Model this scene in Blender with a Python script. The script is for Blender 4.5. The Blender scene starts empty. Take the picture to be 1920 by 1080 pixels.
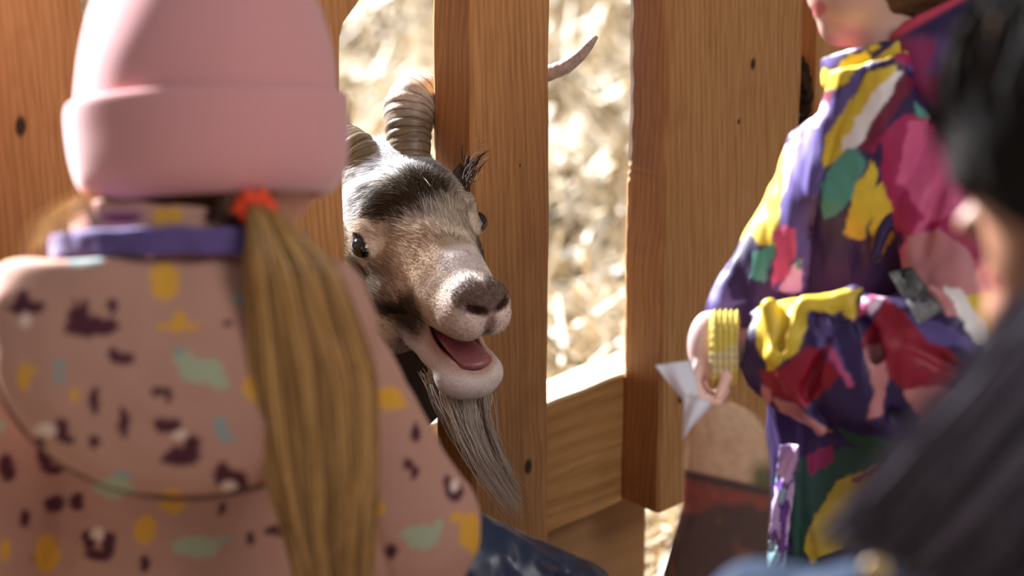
import bpy, bmesh, math, random
import numpy as np
from mathutils import Vector, Matrix
rad = math.radians
scene = bpy.context.scene
COL = scene.collection

# ---------------------------------------------------------------- camera
PITCH = rad(22); FPX = 6060.0; CAMZ = 1.75
CAM = np.array([0, 0, CAMZ])
RT = np.array([1.0, 0, 0])
FW = np.array([0, math.cos(PITCH), -math.sin(PITCH)])
UP = np.array([0, math.sin(PITCH), math.cos(PITCH)])
cd = bpy.data.cameras.new('camera'); cam = bpy.data.objects.new('camera', cd); COL.objects.link(cam)
cd.sensor_width = 36; cd.lens = FPX / 1920 * 36; cd.clip_start = 0.05; cd.clip_end = 100
cam.location = (0, 0, CAMZ); cam.rotation_euler = (rad(90) - PITCH, 0, 0)
cd.dof.use_dof = True; cd.dof.focus_distance = 2.74; cd.dof.aperture_fstop = 4.2; cd.dof.aperture_blades = 0
scene.camera = cam
# ---------------------------------------------------------------- light
w = bpy.data.worlds.new('world'); scene.world = w; w.use_nodes = True
bg = w.node_tree.nodes['Background']; bg.inputs[0].default_value = (0.95, 0.93, 1.0, 1); bg.inputs[1].default_value = 0.21
def lamp(name, kind, energy, color, loc, direction, size=1.0, angle=None, size_y=None):
    ld = bpy.data.lights.new(name, kind); ld.energy = energy; ld.color = color
    if kind == 'AREA':
        ld.size = size
        if size_y: ld.shape = 'RECTANGLE'; ld.size_y = size_y
    if angle: ld.angle = angle
    o = bpy.data.objects.new(name, ld); COL.objects.link(o); o.location = loc
    o.rotation_euler = Vector(direction).to_track_quat('-Z', 'Y').to_euler(); return o
AZ, EL = rad(40), rad(26)
SUN = Vector((-math.sin(AZ) * math.cos(EL), math.cos(AZ) * math.cos(EL), math.sin(EL)))
lamp('sun', 'SUN', 25.0, (0.95, 0.96, 1.0), (-3, 4, 4), -SUN, angle=rad(9))
lamp('front_fill_light', 'AREA', 32, (1.0, 0.97, 0.93), (1.75, 0.55, 2.75), (-1.7, 2.1, -2.05), size=1.0, size_y=1.0)  # unseen area lamp added as interior fill from the front right
scene.view_settings.view_transform = 'Standard'; scene.view_settings.look = 'None'
scene.view_settings.exposure = 0.0; scene.view_settings.gamma = 1; scene.view_settings.use_curve_mapping = False

# ---------------------------------------------------------------- helpers
def P(px, py, d):
    return CAM + d * FW + (px - 960) / FPX * d * RT - (py - 540) / FPX * d * UP
class Frame:
    """rigid local frame: u right, v down, w away, unit = one pixel at distance d0; orthonormal, looks along the ray to its anchor"""
    def __init__(s, u0, v0, d0):
        s.k = d0 / FPX; s.u0, s.v0 = u0, v0
        s.o = P(u0, v0, d0)
        z = s.o - CAM; z = z / np.linalg.norm(z)
        x = RT - np.dot(RT, z) * z; x /= np.linalg.norm(x)
        y = np.cross(z, x)
        s.M = np.stack([x, y, z])
    def to(s, p):
        p = np.asarray(p, float).reshape(-1, 3) - np.array([s.u0, s.v0, 0])
        return s.o + (p * s.k) @ s.M
    def vec(s, d):
        return np.asarray(d, float).reshape(-1, 3) @ s.M
    def inv(s, q):
        return ((np.asarray(q, float).reshape(-1, 3) - s.o) @ s.M.T) / s.k + np.array([s.u0, s.v0, 0])
def srgb(r, g, b):
    f = lambda c: (c / 255 / 12.92) if c <= 10 else ((c / 255 + 0.055) / 1.055) ** 2.4
    return np.array([f(r), f(g), f(b)])

def tag(o, label=None, cat=None, group=None, kind=None):
    if label: o['label'] = label
    if cat: o['category'] = cat
    if group: o['group'] = group
    if kind: o['kind'] = kind
    return o
def empty(name, loc, label, cat, group=None):
    o = bpy.data.objects.new(name, None); COL.objects.link(o); o.location = tuple(loc); o.empty_display_size = 0.05
    return tag(o, label, cat, group)
def mesh_obj(name, V, F, mat, parent=None, col=None, smooth=True, origin=None):
    """V: world coordinates"""
    V = np.asarray(V, float)
    me = bpy.data.meshes.new(name)
    po = np.array(parent.location) if parent is not None else (np.zeros(3) if origin is None else np.array(origin))
    if parent is not None and parent.parent is not None: po = po + np.array(parent.parent.location)
    L = V - po
    if isinstance(F, np.ndarray) and F.ndim == 2:
        n, m = F.shape
        me.vertices.add(len(L)); me.vertices.foreach_set('co', L.astype(np.float32).ravel())
        me.loops.add(n * m); me.loops.foreach_set('vertex_index', F.astype(np.int32).ravel())
        me.polygons.add(n); me.polygons.foreach_set('loop_start', np.arange(0, n * m, m, dtype=np.int32))
        me.update(calc_edges=True)
    else:
        me.from_pydata([tuple(x) for x in L], [], [tuple(int(i) for i in f) for f in F]); me.update()
    if smooth: me.polygons.foreach_set('use_smooth', np.ones(len(me.polygons), bool))
    if col is not None:
        a = me.color_attributes.new('Col', 'FLOAT_COLOR', 'POINT')
        c4 = np.ones((len(L), 4), np.float32); c4[:, :3] = col; a.data.foreach_set('color', c4.ravel())
    me.materials.append(mat)
    o = bpy.data.objects.new(name, me); COL.objects.link(o)
    if parent is not None: o.parent = parent
    else: o.location = tuple(po)
    return o

# ---- materials
def newmat(name, rough=0.6, spec=0.3, sheen=0):
    m = bpy.data.materials.new(name); m.use_nodes = True; nt = m.node_tree
    b = nt.nodes['Principled BSDF']; b.inputs['Roughness'].default_value = rough
    b.inputs['Specular IOR Level'].default_value = spec
    if sheen: b.inputs['Sheen Weight'].default_value = sheen; b.inputs['Sheen Roughness'].default_value = 0.5
    return m, nt, b
def node(nt, t, **kw):
    n = nt.nodes.new(t)
    for k, v in kw.items(): setattr(n, k, v)
    return n
def attr_mat(name, rough=0.6, spec=0.3, sheen=0, bump=0, bscale=600, noise=0.1, trans=0):
    m, nt, b = newmat(name, rough, spec, sheen)
    a = node(nt, 'ShaderNodeAttribute', attribute_name='Col')
    tc = node(nt, 'ShaderNodeTexCoord'); nz = node(nt, 'ShaderNodeTexNoise'); nz.inputs['Scale'].default_value = bscale
    nt.links.new(tc.outputs['Object'], nz.inputs['Vector'])
    mr = node(nt, 'ShaderNodeMapRange'); mr.inputs['To Min'].default_value = 1 - noise; mr.inputs['To Max'].default_value = 1 + noise
    nt.links.new(nz.outputs['Fac'], mr.inputs['Value'])
    mx = node(nt, 'ShaderNodeVectorMath', operation='SCALE')
    nt.links.new(a.outputs['Color'], mx.inputs[0]); nt.links.new(mr.outputs[0], mx.inputs['Scale'])
    nt.links.new(mx.outputs[0], b.inputs['Base Color'])
    if bump:
        bp = node(nt, 'ShaderNodeBump'); bp.inputs['Strength'].default_value = bump; bp.inputs['Distance'].default_value = 0.001
        nt.links.new(nz.outputs['Fac'], bp.inputs['Height']); nt.links.new(bp.outputs[0], b.inputs['Normal'])
    return m
def flat_mat(name, rgb, rough=0.5, spec=0.4, noise=0.12, scale=80, bump=0.1, sheen=0):
    m, nt, b = newmat(name, rough, spec, sheen)
    tc = node(nt, 'ShaderNodeTexCoord'); nz = node(nt, 'ShaderNodeTexNoise'); nz.inputs['Scale'].default_value = scale
    nt.links.new(tc.outputs['Object'], nz.inputs['Vector'])
    cr = node(nt, 'ShaderNodeValToRGB'); c = np.array(rgb)
    cr.color_ramp.elements[0].position = 0.3; cr.color_ramp.elements[1].position = 0.7
    cr.color_ramp.elements[0].color = (*(c * (1 - noise)), 1); cr.color_ramp.elements[1].color = (*np.minimum(c * (1 + noise), 1), 1)
    nt.links.new(nz.outputs['Fac'], cr.inputs[0]); nt.links.new(cr.outputs[0], b.inputs['Base Color'])
    bp = node(nt, 'ShaderNodeBump'); bp.inputs['Strength'].default_value = bump; bp.inputs['Distance'].default_value = 0.001
    nt.links.new(nz.outputs['Fac'], bp.inputs['Height']); nt.links.new(bp.outputs[0], b.inputs['Normal'])
    return m

# ---- numpy noise
_rng = np.random.RandomState(7); _lat = _rng.rand(32, 32, 32).astype(np.float32)
def vnoise(p, scale, off=0.0):
    q = np.asarray(p, np.float32) / scale + 100.37 + off
    i = np.floor(q).astype(np.int64); f = (q - i).astype(np.float32); f = f * f * (3 - 2 * f); i &= 31; j = (i + 1) & 31
    X0, Y0, Z0 = i[..., 0], i[..., 1], i[..., 2]; X1, Y1, Z1 = j[..., 0], j[..., 1], j[..., 2]
    fx, fy, fz = f[..., 0], f[..., 1], f[..., 2]
    a = _lat[X0, Y0, Z0] * (1 - fx) + _lat[X1, Y0, Z0] * fx; b = _lat[X0, Y1, Z0] * (1 - fx) + _lat[X1, Y1, Z0] * fx
    c = _lat[X0, Y0, Z1] * (1 - fx) + _lat[X1, Y0, Z1] * fx; d = _lat[X0, Y1, Z1] * (1 - fx) + _lat[X1, Y1, Z1] * fx
    return ((a * (1 - fy) + b * fy) * (1 - fz) + (c * (1 - fy) + d * fy) * fz) * 2 - 1
# ---- signed distance sculpting
A = lambda *x: np.array(x, np.float32)
def ell(p, c, r, R=None):
    q = p - A(*c)
    if R is not None: q = q @ R
    k0 = np.sqrt(((q / A(*r)) ** 2).sum(-1)); k1 = np.sqrt(((q / (A(*r) ** 2)) ** 2).sum(-1)) + 1e-9
    return k0 * (k0 - 1) / k1
def cone(p, a, b, ra, rb, sq=(1, 1, 1)):
    s = A(*sq); q = p / s; a = A(*a) / s; b = A(*b) / s; d = b - a
    t = np.clip(((q - a) @ d) / (d @ d), 0, 1)
    return (np.sqrt(((q - a - t[..., None] * d) ** 2).sum(-1)) - (ra + (rb - ra) * t)) * min(1, s.min() * 1.15)
def smin(a, b, k):
    h = np.clip(0.5 + 0.5 * (b - a) / k, 0, 1); return b + (a - b) * h - k * h * (1 - h)
def smax(a, b, k): return -smin(-a, -b, k)
def chain(p, pts, rs, k=10, sq=(1, 1, 1)):
    d = None
    for i in range(len(pts) - 1):
        e = cone(p, pts[i], pts[i + 1], rs[i], rs[i + 1], sq)
        d = e if d is None else (smin(d, e, k) if k else np.minimum(d, e))
    return d
def nets(fn, lo, hi, h):
    lo = np.array(lo, float); n = np.ceil((np.array(hi) - lo) / h).astype(int) + 1
    ax = [lo[i] + h * np.arange(n[i]) for i in range(3)]
    G = np.stack(np.meshgrid(*ax, indexing='ij'), -1).astype(np.float32)
    D = np.empty(G.shape[:3], np.float32)
    for i in range(0, n[0], 16): D[i:i + 16] = fn(G[i:i + 16])
    D[[0, -1]] = np.maximum(D[[0, -1]], h * .5); D[:, [0, -1]] = np.maximum(D[:, [0, -1]], h * .5); D[:, :, [0, -1]] = np.maximum(D[:, :, [0, -1]], h * .5)
    S = D < 0
    c = [(x, y, z) for x in (0, 1) for y in (0, 1) for z in (0, 1)]
    nx, ny, nz = n - 1
    sl = lambda o, a: a[o[0]:o[0] + nx, o[1]:o[1] + ny, o[2]:o[2] + nz]
    cnt = sum(sl(o, S).astype(np.int8) for o in c)
    act = (cnt > 0) & (cnt < 8)
    I = np.argwhere(act); idx = -np.ones(act.shape, np.int64); idx[act] = np.arange(len(I))
    acc = np.zeros((len(I), 3)); num = np.zeros(len(I))
    for a in c:
        for axis in range(3):
            if a[axis]: continue
            b = list(a); b[axis] = 1
            ia = I + np.array(a); ib = I + np.array(b)
            da = D[ia[:, 0], ia[:, 1], ia[:, 2]]; db = D[ib[:, 0], ib[:, 1], ib[:, 2]]
            m = (da < 0) != (db < 0)
            t = da / (da - db + 1e-12)
            p = np.array(a) + np.zeros((len(I), 3)); p[:, axis] += t
            acc[m] += p[m]; num[m] += 1
    V = lo + h * (I + acc / num[:, None])
    F = []
    for axis in range(3):
        o1, o2 = [(1, 2), (2, 0), (0, 1)][axis]
        s0 = [slice(1, -1)] * 3; s0[axis] = slice(0, -1); s1 = list(s0); s1[axis] = slice(1, None)
        A0 = S[tuple(s0)]; A1 = S[tuple(s1)]
        for flip, mm in ((False, A0 & ~A1), (True, ~A0 & A1)):
            J = np.argwhere(mm); J = J + np.array([0 if q == axis else 1 for q in range(3)])
            if not len(J): continue
            e1 = np.zeros(3, int); e1[o1] = 1; e2 = np.zeros(3, int); e2[o2] = 1
            g = lambda K: idx[K[:, 0], K[:, 1], K[:, 2]]
            q = np.stack([g(J - e1 - e2), g(J - e2), g(J), g(J - e1)], 1)
            F.append(q[:, ::-1] if flip else q)
    F = np.concatenate(F); F = F[(F >= 0).all(1)]
    return V, F
def vnormals(V, F):
    N = np.zeros_like(V); n = np.cross(V[F[:, 2]] - V[F[:, 0]], V[F[:, 3]] - V[F[:, 1]])
    for i in range(4): np.add.at(N, F[:, i], n)
    return N / (np.linalg.norm(N, axis=1, keepdims=True) + 1e-12)
def relax(V, F, it=2):
    for _ in range(it):
        acc = np.zeros_like(V); num = np.zeros(len(V))
        for a, b in ((0, 1), (1, 2), (2, 3), (3, 0)):
            np.add.at(acc, F[:, a], V[F[:, b]]); np.add.at(num, F[:, a], 1)
            np.add.at(acc, F[:, b], V[F[:, a]]); np.add.at(num, F[:, b], 1)
        V = V * .4 + .6 * acc / np.maximum(num, 1)[:, None]
    return V
def poly_d(U, Vv, pts):
    """signed distance to polygon in 2D, negative inside"""
    pts = np.array(pts, float); n = len(pts); d = np.full(U.shape, 1e9); s = np.ones(U.shape)
    for i in range(n):
        a = pts[i]; b = pts[i - 1]; e = b - a; wx = U - a[0]; wy = Vv - a[1]
        t = np.clip((wx * e[0] + wy * e[1]) / (e @ e), 0, 1)
        d = np.minimum(d, (wx - e[0] * t) ** 2 + (wy - e[1] * t) ** 2)
        c1 = Vv >= a[1]; c2 = Vv < b[1]; c3 = e[0] * wy > e[1] * wx
        s = np.where((c1 & c2 & c3) | (~c1 & ~c2 & ~c3), -s, s)
    return s * np.sqrt(d)
def sstep(x, a, b):
    t = np.clip((x - a) / (b - a), 0, 1); return t * t * (3 - 2 * t)
def mixc(c, new, m): return c * (1 - m[:, None]) + np.array(new)[None] * m[:, None]

def ribbons(paths, widths, cols, side=None, tip=0.15):
    """paths: (N,S,3) world; returns V,F,C of tapered flat strands"""
    N, S, _ = paths.shape
    T = np.gradient(paths, axis=1); T /= np.linalg.norm(T, axis=2, keepdims=True) + 1e-12
    if side is None: side = _rng.randn(N, 1, 3)
    B = np.cross(T, side); B /= np.linalg.norm(B, axis=2, keepdims=True) + 1e-12
    t = np.linspace(0, 1, S)[None, :, None]
    W = widths.reshape(-1, 1, 1) * (1 - (1 - tip) * t ** 2) * .5
    V = np.stack([paths - B * W, paths + B * W], 2).reshape(-1, 3)
    base = (np.arange(N) * S * 2)[:, None] + (np.arange(S - 1) * 2)[None]
    F = np.stack([base, base + 1, base + 3, base + 2], -1).reshape(-1, 4)
    C = np.repeat(cols, S * 2, 0)
    return V, F, C
def tube(pts, rs, n=14, flat=1.0, ridge=None):
    """lofted closed tube along 3D points (world), returns V,F quads"""
    pts = np.asarray(pts, float); S = len(pts); T = np.gradient(pts, axis=0); T /= np.linalg.norm(T, axis=1, keepdims=True)
    up = np.array([0.3, -0.9, 0.2]); V = []
    b = np.cross(T[0], up); b /= np.linalg.norm(b)
    for i in range(S):
        b = b - (b @ T[i]) * T[i]; b /= np.linalg.norm(b); c = np.cross(T[i], b)
        for j in range(n):
            a = 2 * math.pi * j / n
            V.append(pts[i] + rs[i] * (math.cos(a) * b + flat * math.sin(a) * c))
    F = []
    for i in range(S - 1):
        for j in range(n): F.append((i * n + j, i * n + (j + 1) % n, (i + 1) * n + (j + 1) % n, (i + 1) * n + j))
    V.append(pts[0]); V.append(pts[-1]); a, e = len(V) - 2, len(V) - 1
    for j in range(n): F.append((a, (j + 1) % n, j)); F.append((e, (S - 1) * n + j, (S - 1) * n + (j + 1) % n))
    return np.array(V), F
def spline(pts, m):
    pts = np.array(pts, float); n = len(pts); out = []
    Q = np.vstack([2 * pts[0] - pts[1], pts, 2 * pts[-1] - pts[-2]])
    for s in np.linspace(0, n - 1 - 1e-6, m):
        i = int(s); t = s - i; a, b, c, d = Q[i], Q[i + 1], Q[i + 2], Q[i + 3]
        out.append(0.5 * ((2 * b) + (c - a) * t + (2 * a - 5 * b + 4 * c - d) * t * t + (3 * b - a - 3 * c + d) * t ** 3))
    return np.array(out)
# ================================================================ FENCE
FA = rad(44)
FD = np.array([math.cos(FA), math.sin(FA), 0]); FN = np.array([-math.sin(FA), math.cos(FA), 0])   # along fence, towards the pen
C2 = P(887, 540, 2.80); THK = 0.049
def ray(px, py):
    d = FW + (px - 960) / FPX * RT - (py - 540) / FPX * UP; return d
def fence_at(px, py, off=0.0):
    d = ray(px, py); t = ((C2 + FN * off - CAM) @ FN) / (d @ FN); q = CAM + t * d
    return (q - C2) @ FD, q[2]
def wood(name, light, dark, knots=(), axis='Z', seed=0.0, fine=1.5, rough=0.62, spec=0.35):
    m, nt, b = newmat(name, rough, spec)
    L = nt.links.new; tc = node(nt, 'ShaderNodeTexCoord')
    base = tc.outputs['Object']
    km = None
    # grain bends around the knots
    mp = node(nt, 'ShaderNodeMapping'); mp.inputs['Location'].default_value = (seed, seed * 1.7, seed * 0.3)
    sc = {'Z': (1, 1, 0.045), 'X': (0.045, 1, 1)}[axis]; mp.inputs['Scale'].default_value = sc
    wob = node(nt, 'ShaderNodeTexNoise'); wob.inputs['Scale'].default_value = 6; L(base, wob.inputs['Vector'])
    vm = node(nt, 'ShaderNodeVectorMath', operation='MULTIPLY_ADD'); L(wob.outputs['Color'], vm.inputs[0])
    vm.inputs[1].default_value = (0.012, 0.012, 0.012); L(base, vm.inputs[2]); cur = vm.outputs[0]
    for (kx, ky, kz, kr) in knots:
        dv = node(nt, 'ShaderNodeVectorMath', operation='SUBTRACT'); L(base, dv.inputs[0]); dv.inputs[1].default_value = (kx, ky, kz)
        sv = node(nt, 'ShaderNodeVectorMath', operation='MULTIPLY'); L(dv.outputs[0], sv.inputs[0])
        sv.inputs[1].default_value = (1, 0.25, 0.62) if axis == 'Z' else (0.62, 0.25, 1)
        ln = node(nt, 'ShaderNodeVectorMath', operation='LENGTH'); L(sv.outputs[0], ln.inputs[0])
        mr = node(nt, 'ShaderNodeMapRange', interpolation_type='SMOOTHSTEP'); L(ln.outputs['Value'], mr.inputs['Value'])
        mr.inputs['From Min'].default_value = kr * 0.5; mr.inputs['From Max'].default_value = kr * 1.15
        mr.inputs['To Min'].default_value = 1; mr.inputs['To Max'].default_value = 0
        if km is None: km = mr.outputs[0]
        else:
            mm = node(nt, 'ShaderNodeMath', operation='MAXIMUM'); L(km, mm.inputs[0]); L(mr.outputs[0], mm.inputs[1]); km = mm.outputs[0]
        m2 = node(nt, 'ShaderNodeMapRange', interpolation_type='SMOOTHSTEP'); L(ln.outputs['Value'], m2.inputs['Value'])
        m2.inputs['From Min'].default_value = 0; m2.inputs['From Max'].default_value = kr * 5
        m2.inputs['To Min'].default_value = 0.35; m2.inputs['To Max'].default_value = 0
        ad = node(nt, 'ShaderNodeVectorMath', operation='SCALE'); L(dv.outputs[0], ad.inputs[0]); L(m2.outputs[0], ad.inputs['Scale'])
        sb = node(nt, 'ShaderNodeVectorMath', operation='SUBTRACT'); L(cur, sb.inputs[0]); L(ad.outputs[0], sb.inputs[1]); cur = sb.outputs[0]
    L(cur, mp.inputs['Vector'])
    n1 = node(nt, 'ShaderNodeTexNoise'); n1.inputs['Scale'].default_value = 130 * fine; n1.inputs['Detail'].default_value = 3; L(mp.outputs[0], n1.inputs['Vector'])
    n2 = node(nt, 'ShaderNodeTexNoise'); n2.inputs['Scale'].default_value = 520; n2.inputs['Detail'].default_value = 2; L(mp.outputs[0], n2.inputs['Vector'])
    wv = node(nt, 'ShaderNodeTexWave', wave_type='BANDS', bands_direction='DIAGONAL'); wv.inputs['Scale'].default_value = 62 * fine
    wv.inputs['Distortion'].default_value = 5; wv.inputs['Detail'].default_value = 2; wv.inputs['Detail Scale'].default_value = 1.2; L(mp.outputs[0], wv.inputs['Vector'])
    big = node(nt, 'ShaderNodeTexNoise'); big.inputs['Scale'].default_value = 9; L(mp.outputs[0], big.inputs['Vector'])
    def ma(op, a, bb, c=None):
        n = node(nt, 'ShaderNodeMath', operation=op)
        for k, x in enumerate([a, bb] + ([c] if c is not None else [])):
            if hasattr(x, 'is_output'): L(x, n.inputs[k])
            else: n.inputs[k].default_value = x
        return n.outputs[0]
    s = ma('MULTIPLY_ADD', wv.outputs['Fac'], 0.16, ma('MULTIPLY', n1.outputs['Fac'], 0.42))
    s = ma('MULTIPLY_ADD', n2.outputs['Fac'], 0.36, s); s = ma('MULTIPLY_ADD', big.outputs['Fac'], 0.30, s)
    cr = node(nt, 'ShaderNodeValToRGB'); e = cr.color_ramp.elements
    e[0].position = 0.42; e[1].position = 0.80; e[0].color = (*light, 1); e[1].color = (*dark, 1)
    L(s, cr.inputs[0]); out = cr.outputs[0]
    # cool grey scuffs and dirt
    dn = node(nt, 'ShaderNodeTexNoise'); dn.inputs['Scale'].default_value = 22; dn.inputs['Detail'].default_value = 6; L(base, dn.inputs['Vector'])
    dm = node(nt, 'ShaderNodeMapRange'); L(dn.outputs['Fac'], dm.inputs['Value']); dm.inputs['From Min'].default_value = 0.56; dm.inputs['From Max'].default_value = 0.8; dm.inputs['To Max'].default_value = 0.45
    mx = node(nt, 'ShaderNodeMix', data_type='RGBA'); L(dm.outputs[0], mx.inputs[0]); L(out, mx.inputs[6]); mx.inputs[7].default_value = (*(np.array(dark) * 0.8), 1); out = mx.outputs[2]
    if km is not None:
        mx = node(nt, 'ShaderNodeMix', data_type='RGBA'); L(km, mx.inputs[0]); L(out, mx.inputs[6]); mx.inputs[7].default_value = (0.035, 0.017, 0.006, 1); out = mx.outputs[2]
    at = node(nt, 'ShaderNodeAttribute', attribute_name='Col')     # bark on waney edges, darker redder side faces, whitened rail top
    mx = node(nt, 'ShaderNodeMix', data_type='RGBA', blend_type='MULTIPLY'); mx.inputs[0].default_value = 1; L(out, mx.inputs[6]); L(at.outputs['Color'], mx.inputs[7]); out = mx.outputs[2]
    L(out, b.inputs['Base Color'])
    bp = node(nt, 'ShaderNodeBump'); bp.inputs['Strength'].default_value = 0.35; bp.inputs['Distance'].default_value = 0.0008
    L(s, bp.inputs['Height']); L(bp.outputs[0], b.inputs['Normal'])
    return m
WL, WD = (0.54, 0.282, 0.104), (0.34, 0.156, 0.048)
def board(name, s0, s1, z0, z1, t=THK, off=0.0, mat=None, parent=None, left=None, right=None, wane=None, nz=90, wig=0.0007, seed=1, axis='Z'):
    """plank standing along the fence line: s0..s1 along the fence, z0..z1, front face at 'off'. left/right(z) shift the edges, wane(z) is the chamfer of the far left edge"""
    rs = np.random.RandomState(seed); V = []; C = []
    ph = rs.rand(8) * 10
    zs = np.linspace(z0, z1, nz); org = C2 + FD * s0; org = np.array([org[0], org[1], z0]) + FN * off
    for z in zs:
        g = lambda k: wig * (math.sin(z * 23 + ph[k]) + 0.5 * math.sin(z * 61 + ph[k + 1]))
        xl = (left(z) if left else 0) + g(0); xr = (s1 - s0) + (right(z) if right else 0) + g(2)
        c = 0.003; wn = max(c, wane(z)) if wane else c
        ring = [(xl + c, 0), (xr - c, 0), (xr, c), (xr, t - c), (xr - c, t), (xl + wn * .5, t), (xl, t - wn), (xl, t - wn), (xl, c), (xl, c)]
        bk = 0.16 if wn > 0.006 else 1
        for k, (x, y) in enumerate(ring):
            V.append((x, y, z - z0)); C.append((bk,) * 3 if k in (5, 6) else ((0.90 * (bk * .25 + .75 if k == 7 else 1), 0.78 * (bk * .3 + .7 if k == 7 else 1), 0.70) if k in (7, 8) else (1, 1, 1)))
    n = 10; F = []
    for i in range(nz - 1):
        for j in range(n): F.append((i * n + j, i * n + (j + 1) % n, (i + 1) * n + (j + 1) % n, (i + 1) * n + j))
    F.append(tuple(range(n))[::-1]); F.append(tuple((nz - 1) * n + j for j in range(n)))
    me = bpy.data.meshes.new(name); me.from_pydata(V, [], F); me.update()
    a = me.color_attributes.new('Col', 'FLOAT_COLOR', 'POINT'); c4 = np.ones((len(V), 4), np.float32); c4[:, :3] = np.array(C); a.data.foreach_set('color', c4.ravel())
    me.materials.append(mat); o = bpy.data.objects.new(name, me); COL.objects.link(o)
    o.rotation_euler = (0, 0, FA); o.location = tuple(org)
    if parent is not None: o.parent = parent; o.location = tuple(org - np.array(parent.location))
    return o
ZT = 1.068
fence = empty('wooden_fence', (C2[0], C2[1], 0), 'brown wooden board fence the goat puts its head through', 'fence')
s0b, s0e = fence_at(-330, 300)[0], fence_at(166, 120)[0]
s1b, s1e = fence_at(380, 500)[0], fence_at(648, 440)[0]
s2b, s2e = 0.0, fence_at(1031.5, 540)[0]
s3b, s3e = fence_at(1241, 600)[0], fence_at(1500, 250)[0]
s4b = fence_at(1534, 100)[0]
zbot3 = fence_at(1236, 962)[1]
zk = lambda px, py: fence_at(px, py)[1]
# board 0 (far left), board 1 (left of the goat)
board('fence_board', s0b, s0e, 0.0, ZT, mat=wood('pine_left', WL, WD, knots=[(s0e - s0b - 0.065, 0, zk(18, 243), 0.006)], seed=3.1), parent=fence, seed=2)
zf = zk(645, 60)
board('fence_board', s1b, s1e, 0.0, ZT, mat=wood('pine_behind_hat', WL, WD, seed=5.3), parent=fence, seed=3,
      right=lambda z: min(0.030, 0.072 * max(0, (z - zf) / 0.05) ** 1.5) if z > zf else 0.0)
# board 2 beside the goat: knot near the bottom
zz = fence_at(990, 875)
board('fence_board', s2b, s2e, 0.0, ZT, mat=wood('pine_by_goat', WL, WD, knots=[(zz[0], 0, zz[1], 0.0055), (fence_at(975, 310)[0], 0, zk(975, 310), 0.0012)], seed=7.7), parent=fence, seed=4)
# board 3: waney, barky far edge
zw0, zw1 = zk(1183, 395) , zk(1183, 345)
def wane3(z):
    if z > zw1: return 0.0072 + 0.0008 * math.sin(z * 200)
    if z > zw0: return 0.003 + 0.0045 * (z - zw0) / (zw1 - zw0) + 0.0015 * math.sin(z * 700)
    return 0.0028 + 0.0008 * math.sin(z * 260)
k3 = [fence_at(1412, 120), fence_at(1385, 228), fence_at(1275, 748)]
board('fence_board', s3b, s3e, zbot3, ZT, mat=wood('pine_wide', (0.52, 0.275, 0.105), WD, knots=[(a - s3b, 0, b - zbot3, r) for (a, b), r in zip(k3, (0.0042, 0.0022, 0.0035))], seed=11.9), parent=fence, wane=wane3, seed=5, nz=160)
# board 4 with a rough dark bark hollow
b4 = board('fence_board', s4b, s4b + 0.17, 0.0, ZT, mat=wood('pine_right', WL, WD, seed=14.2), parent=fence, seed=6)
# rail behind the boards, its top whitened in colour for dust and pen-side light
sr0 = s0b; sr1 = fence_at(1420, 700)[0]
zr1 = fence_at(1031, 757, THK)[1]; zr0 = fence_at(1031, 1001, THK)[1]
def hboard(name, s0, s1, z0, z1, off, t, mat, seed=1):
    n = 60; V = []; C = []
    rs = np.random.RandomState(seed); ph = rs.rand(4) * 9; org = C2 + FD * s0; org = np.array([org[0], org[1], z0]) + FN * off; Hh = z1 - z0; c = .0025
    for i in range(n):
        x = (s1 - s0) * i / (n - 1); g = 0.0006 * math.sin(x * 60 + ph[0]); q = 0.0006 * math.sin(x * 90 + ph[1])
        ring = [(c, g), (t - c, g), (t, c + g), (t, Hh - c + q), (t - c, Hh + q), (c, Hh + q), (0, Hh - c + q), (0, c + g)]
        for q_, (y, z) in enumerate(ring): V.append((x, y, z)); C.append((1.5, 2.6, 5.2) if q_ in (3, 4) or (q_ == 5 and name == 'fence_rail') else (1, 1, 1))  # dusty rail top, whitened further in colour to read as backlit
    F = []
    for i in range(n - 1):
        for j in range(8): F.append((i * 8 + j, (i + 1) * 8 + j, (i + 1) * 8 + (j + 1) % 8, i * 8 + (j + 1) % 8))
    F.append(tuple(range(8))); F.append(tuple((n - 1) * 8 + j for j in range(8))[::-1])
    me = bpy.data.meshes.new(name); me.from_pydata(V, [], F); me.update()
    a = me.color_attributes.new('Col', 'FLOAT_COLOR', 'POINT'); c4 = np.ones((len(V), 4), np.float32); c4[:, :3] = np.array(C); a.data.foreach_set('color', c4.ravel())
    me.materials.append(mat); o = bpy.data.objects.new(name, me); COL.objects.link(o); o.rotation_euler = (0, 0, FA)
    o.parent = fence; o.location = tuple(org - np.array(fence.location)); return o
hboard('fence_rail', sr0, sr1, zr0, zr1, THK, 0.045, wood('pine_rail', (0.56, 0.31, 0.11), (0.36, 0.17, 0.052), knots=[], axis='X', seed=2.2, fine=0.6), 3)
# plywood kick board below the rail
sk1 = fence_at(1231, 1010, THK + 0.0)[0]
kick_mat = wood('particle_board', (0.40, 0.235, 0.105), (0.33, 0.18, 0.075), axis='X', seed=9.4, fine=0.4)
hboard('kick_board', s0b, fence_at(1231, 1010, THK + 0.03)[0], 0.0, zr0 + 0.03, THK + 0.0455, 0.018, kick_mat, 4)
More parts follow.
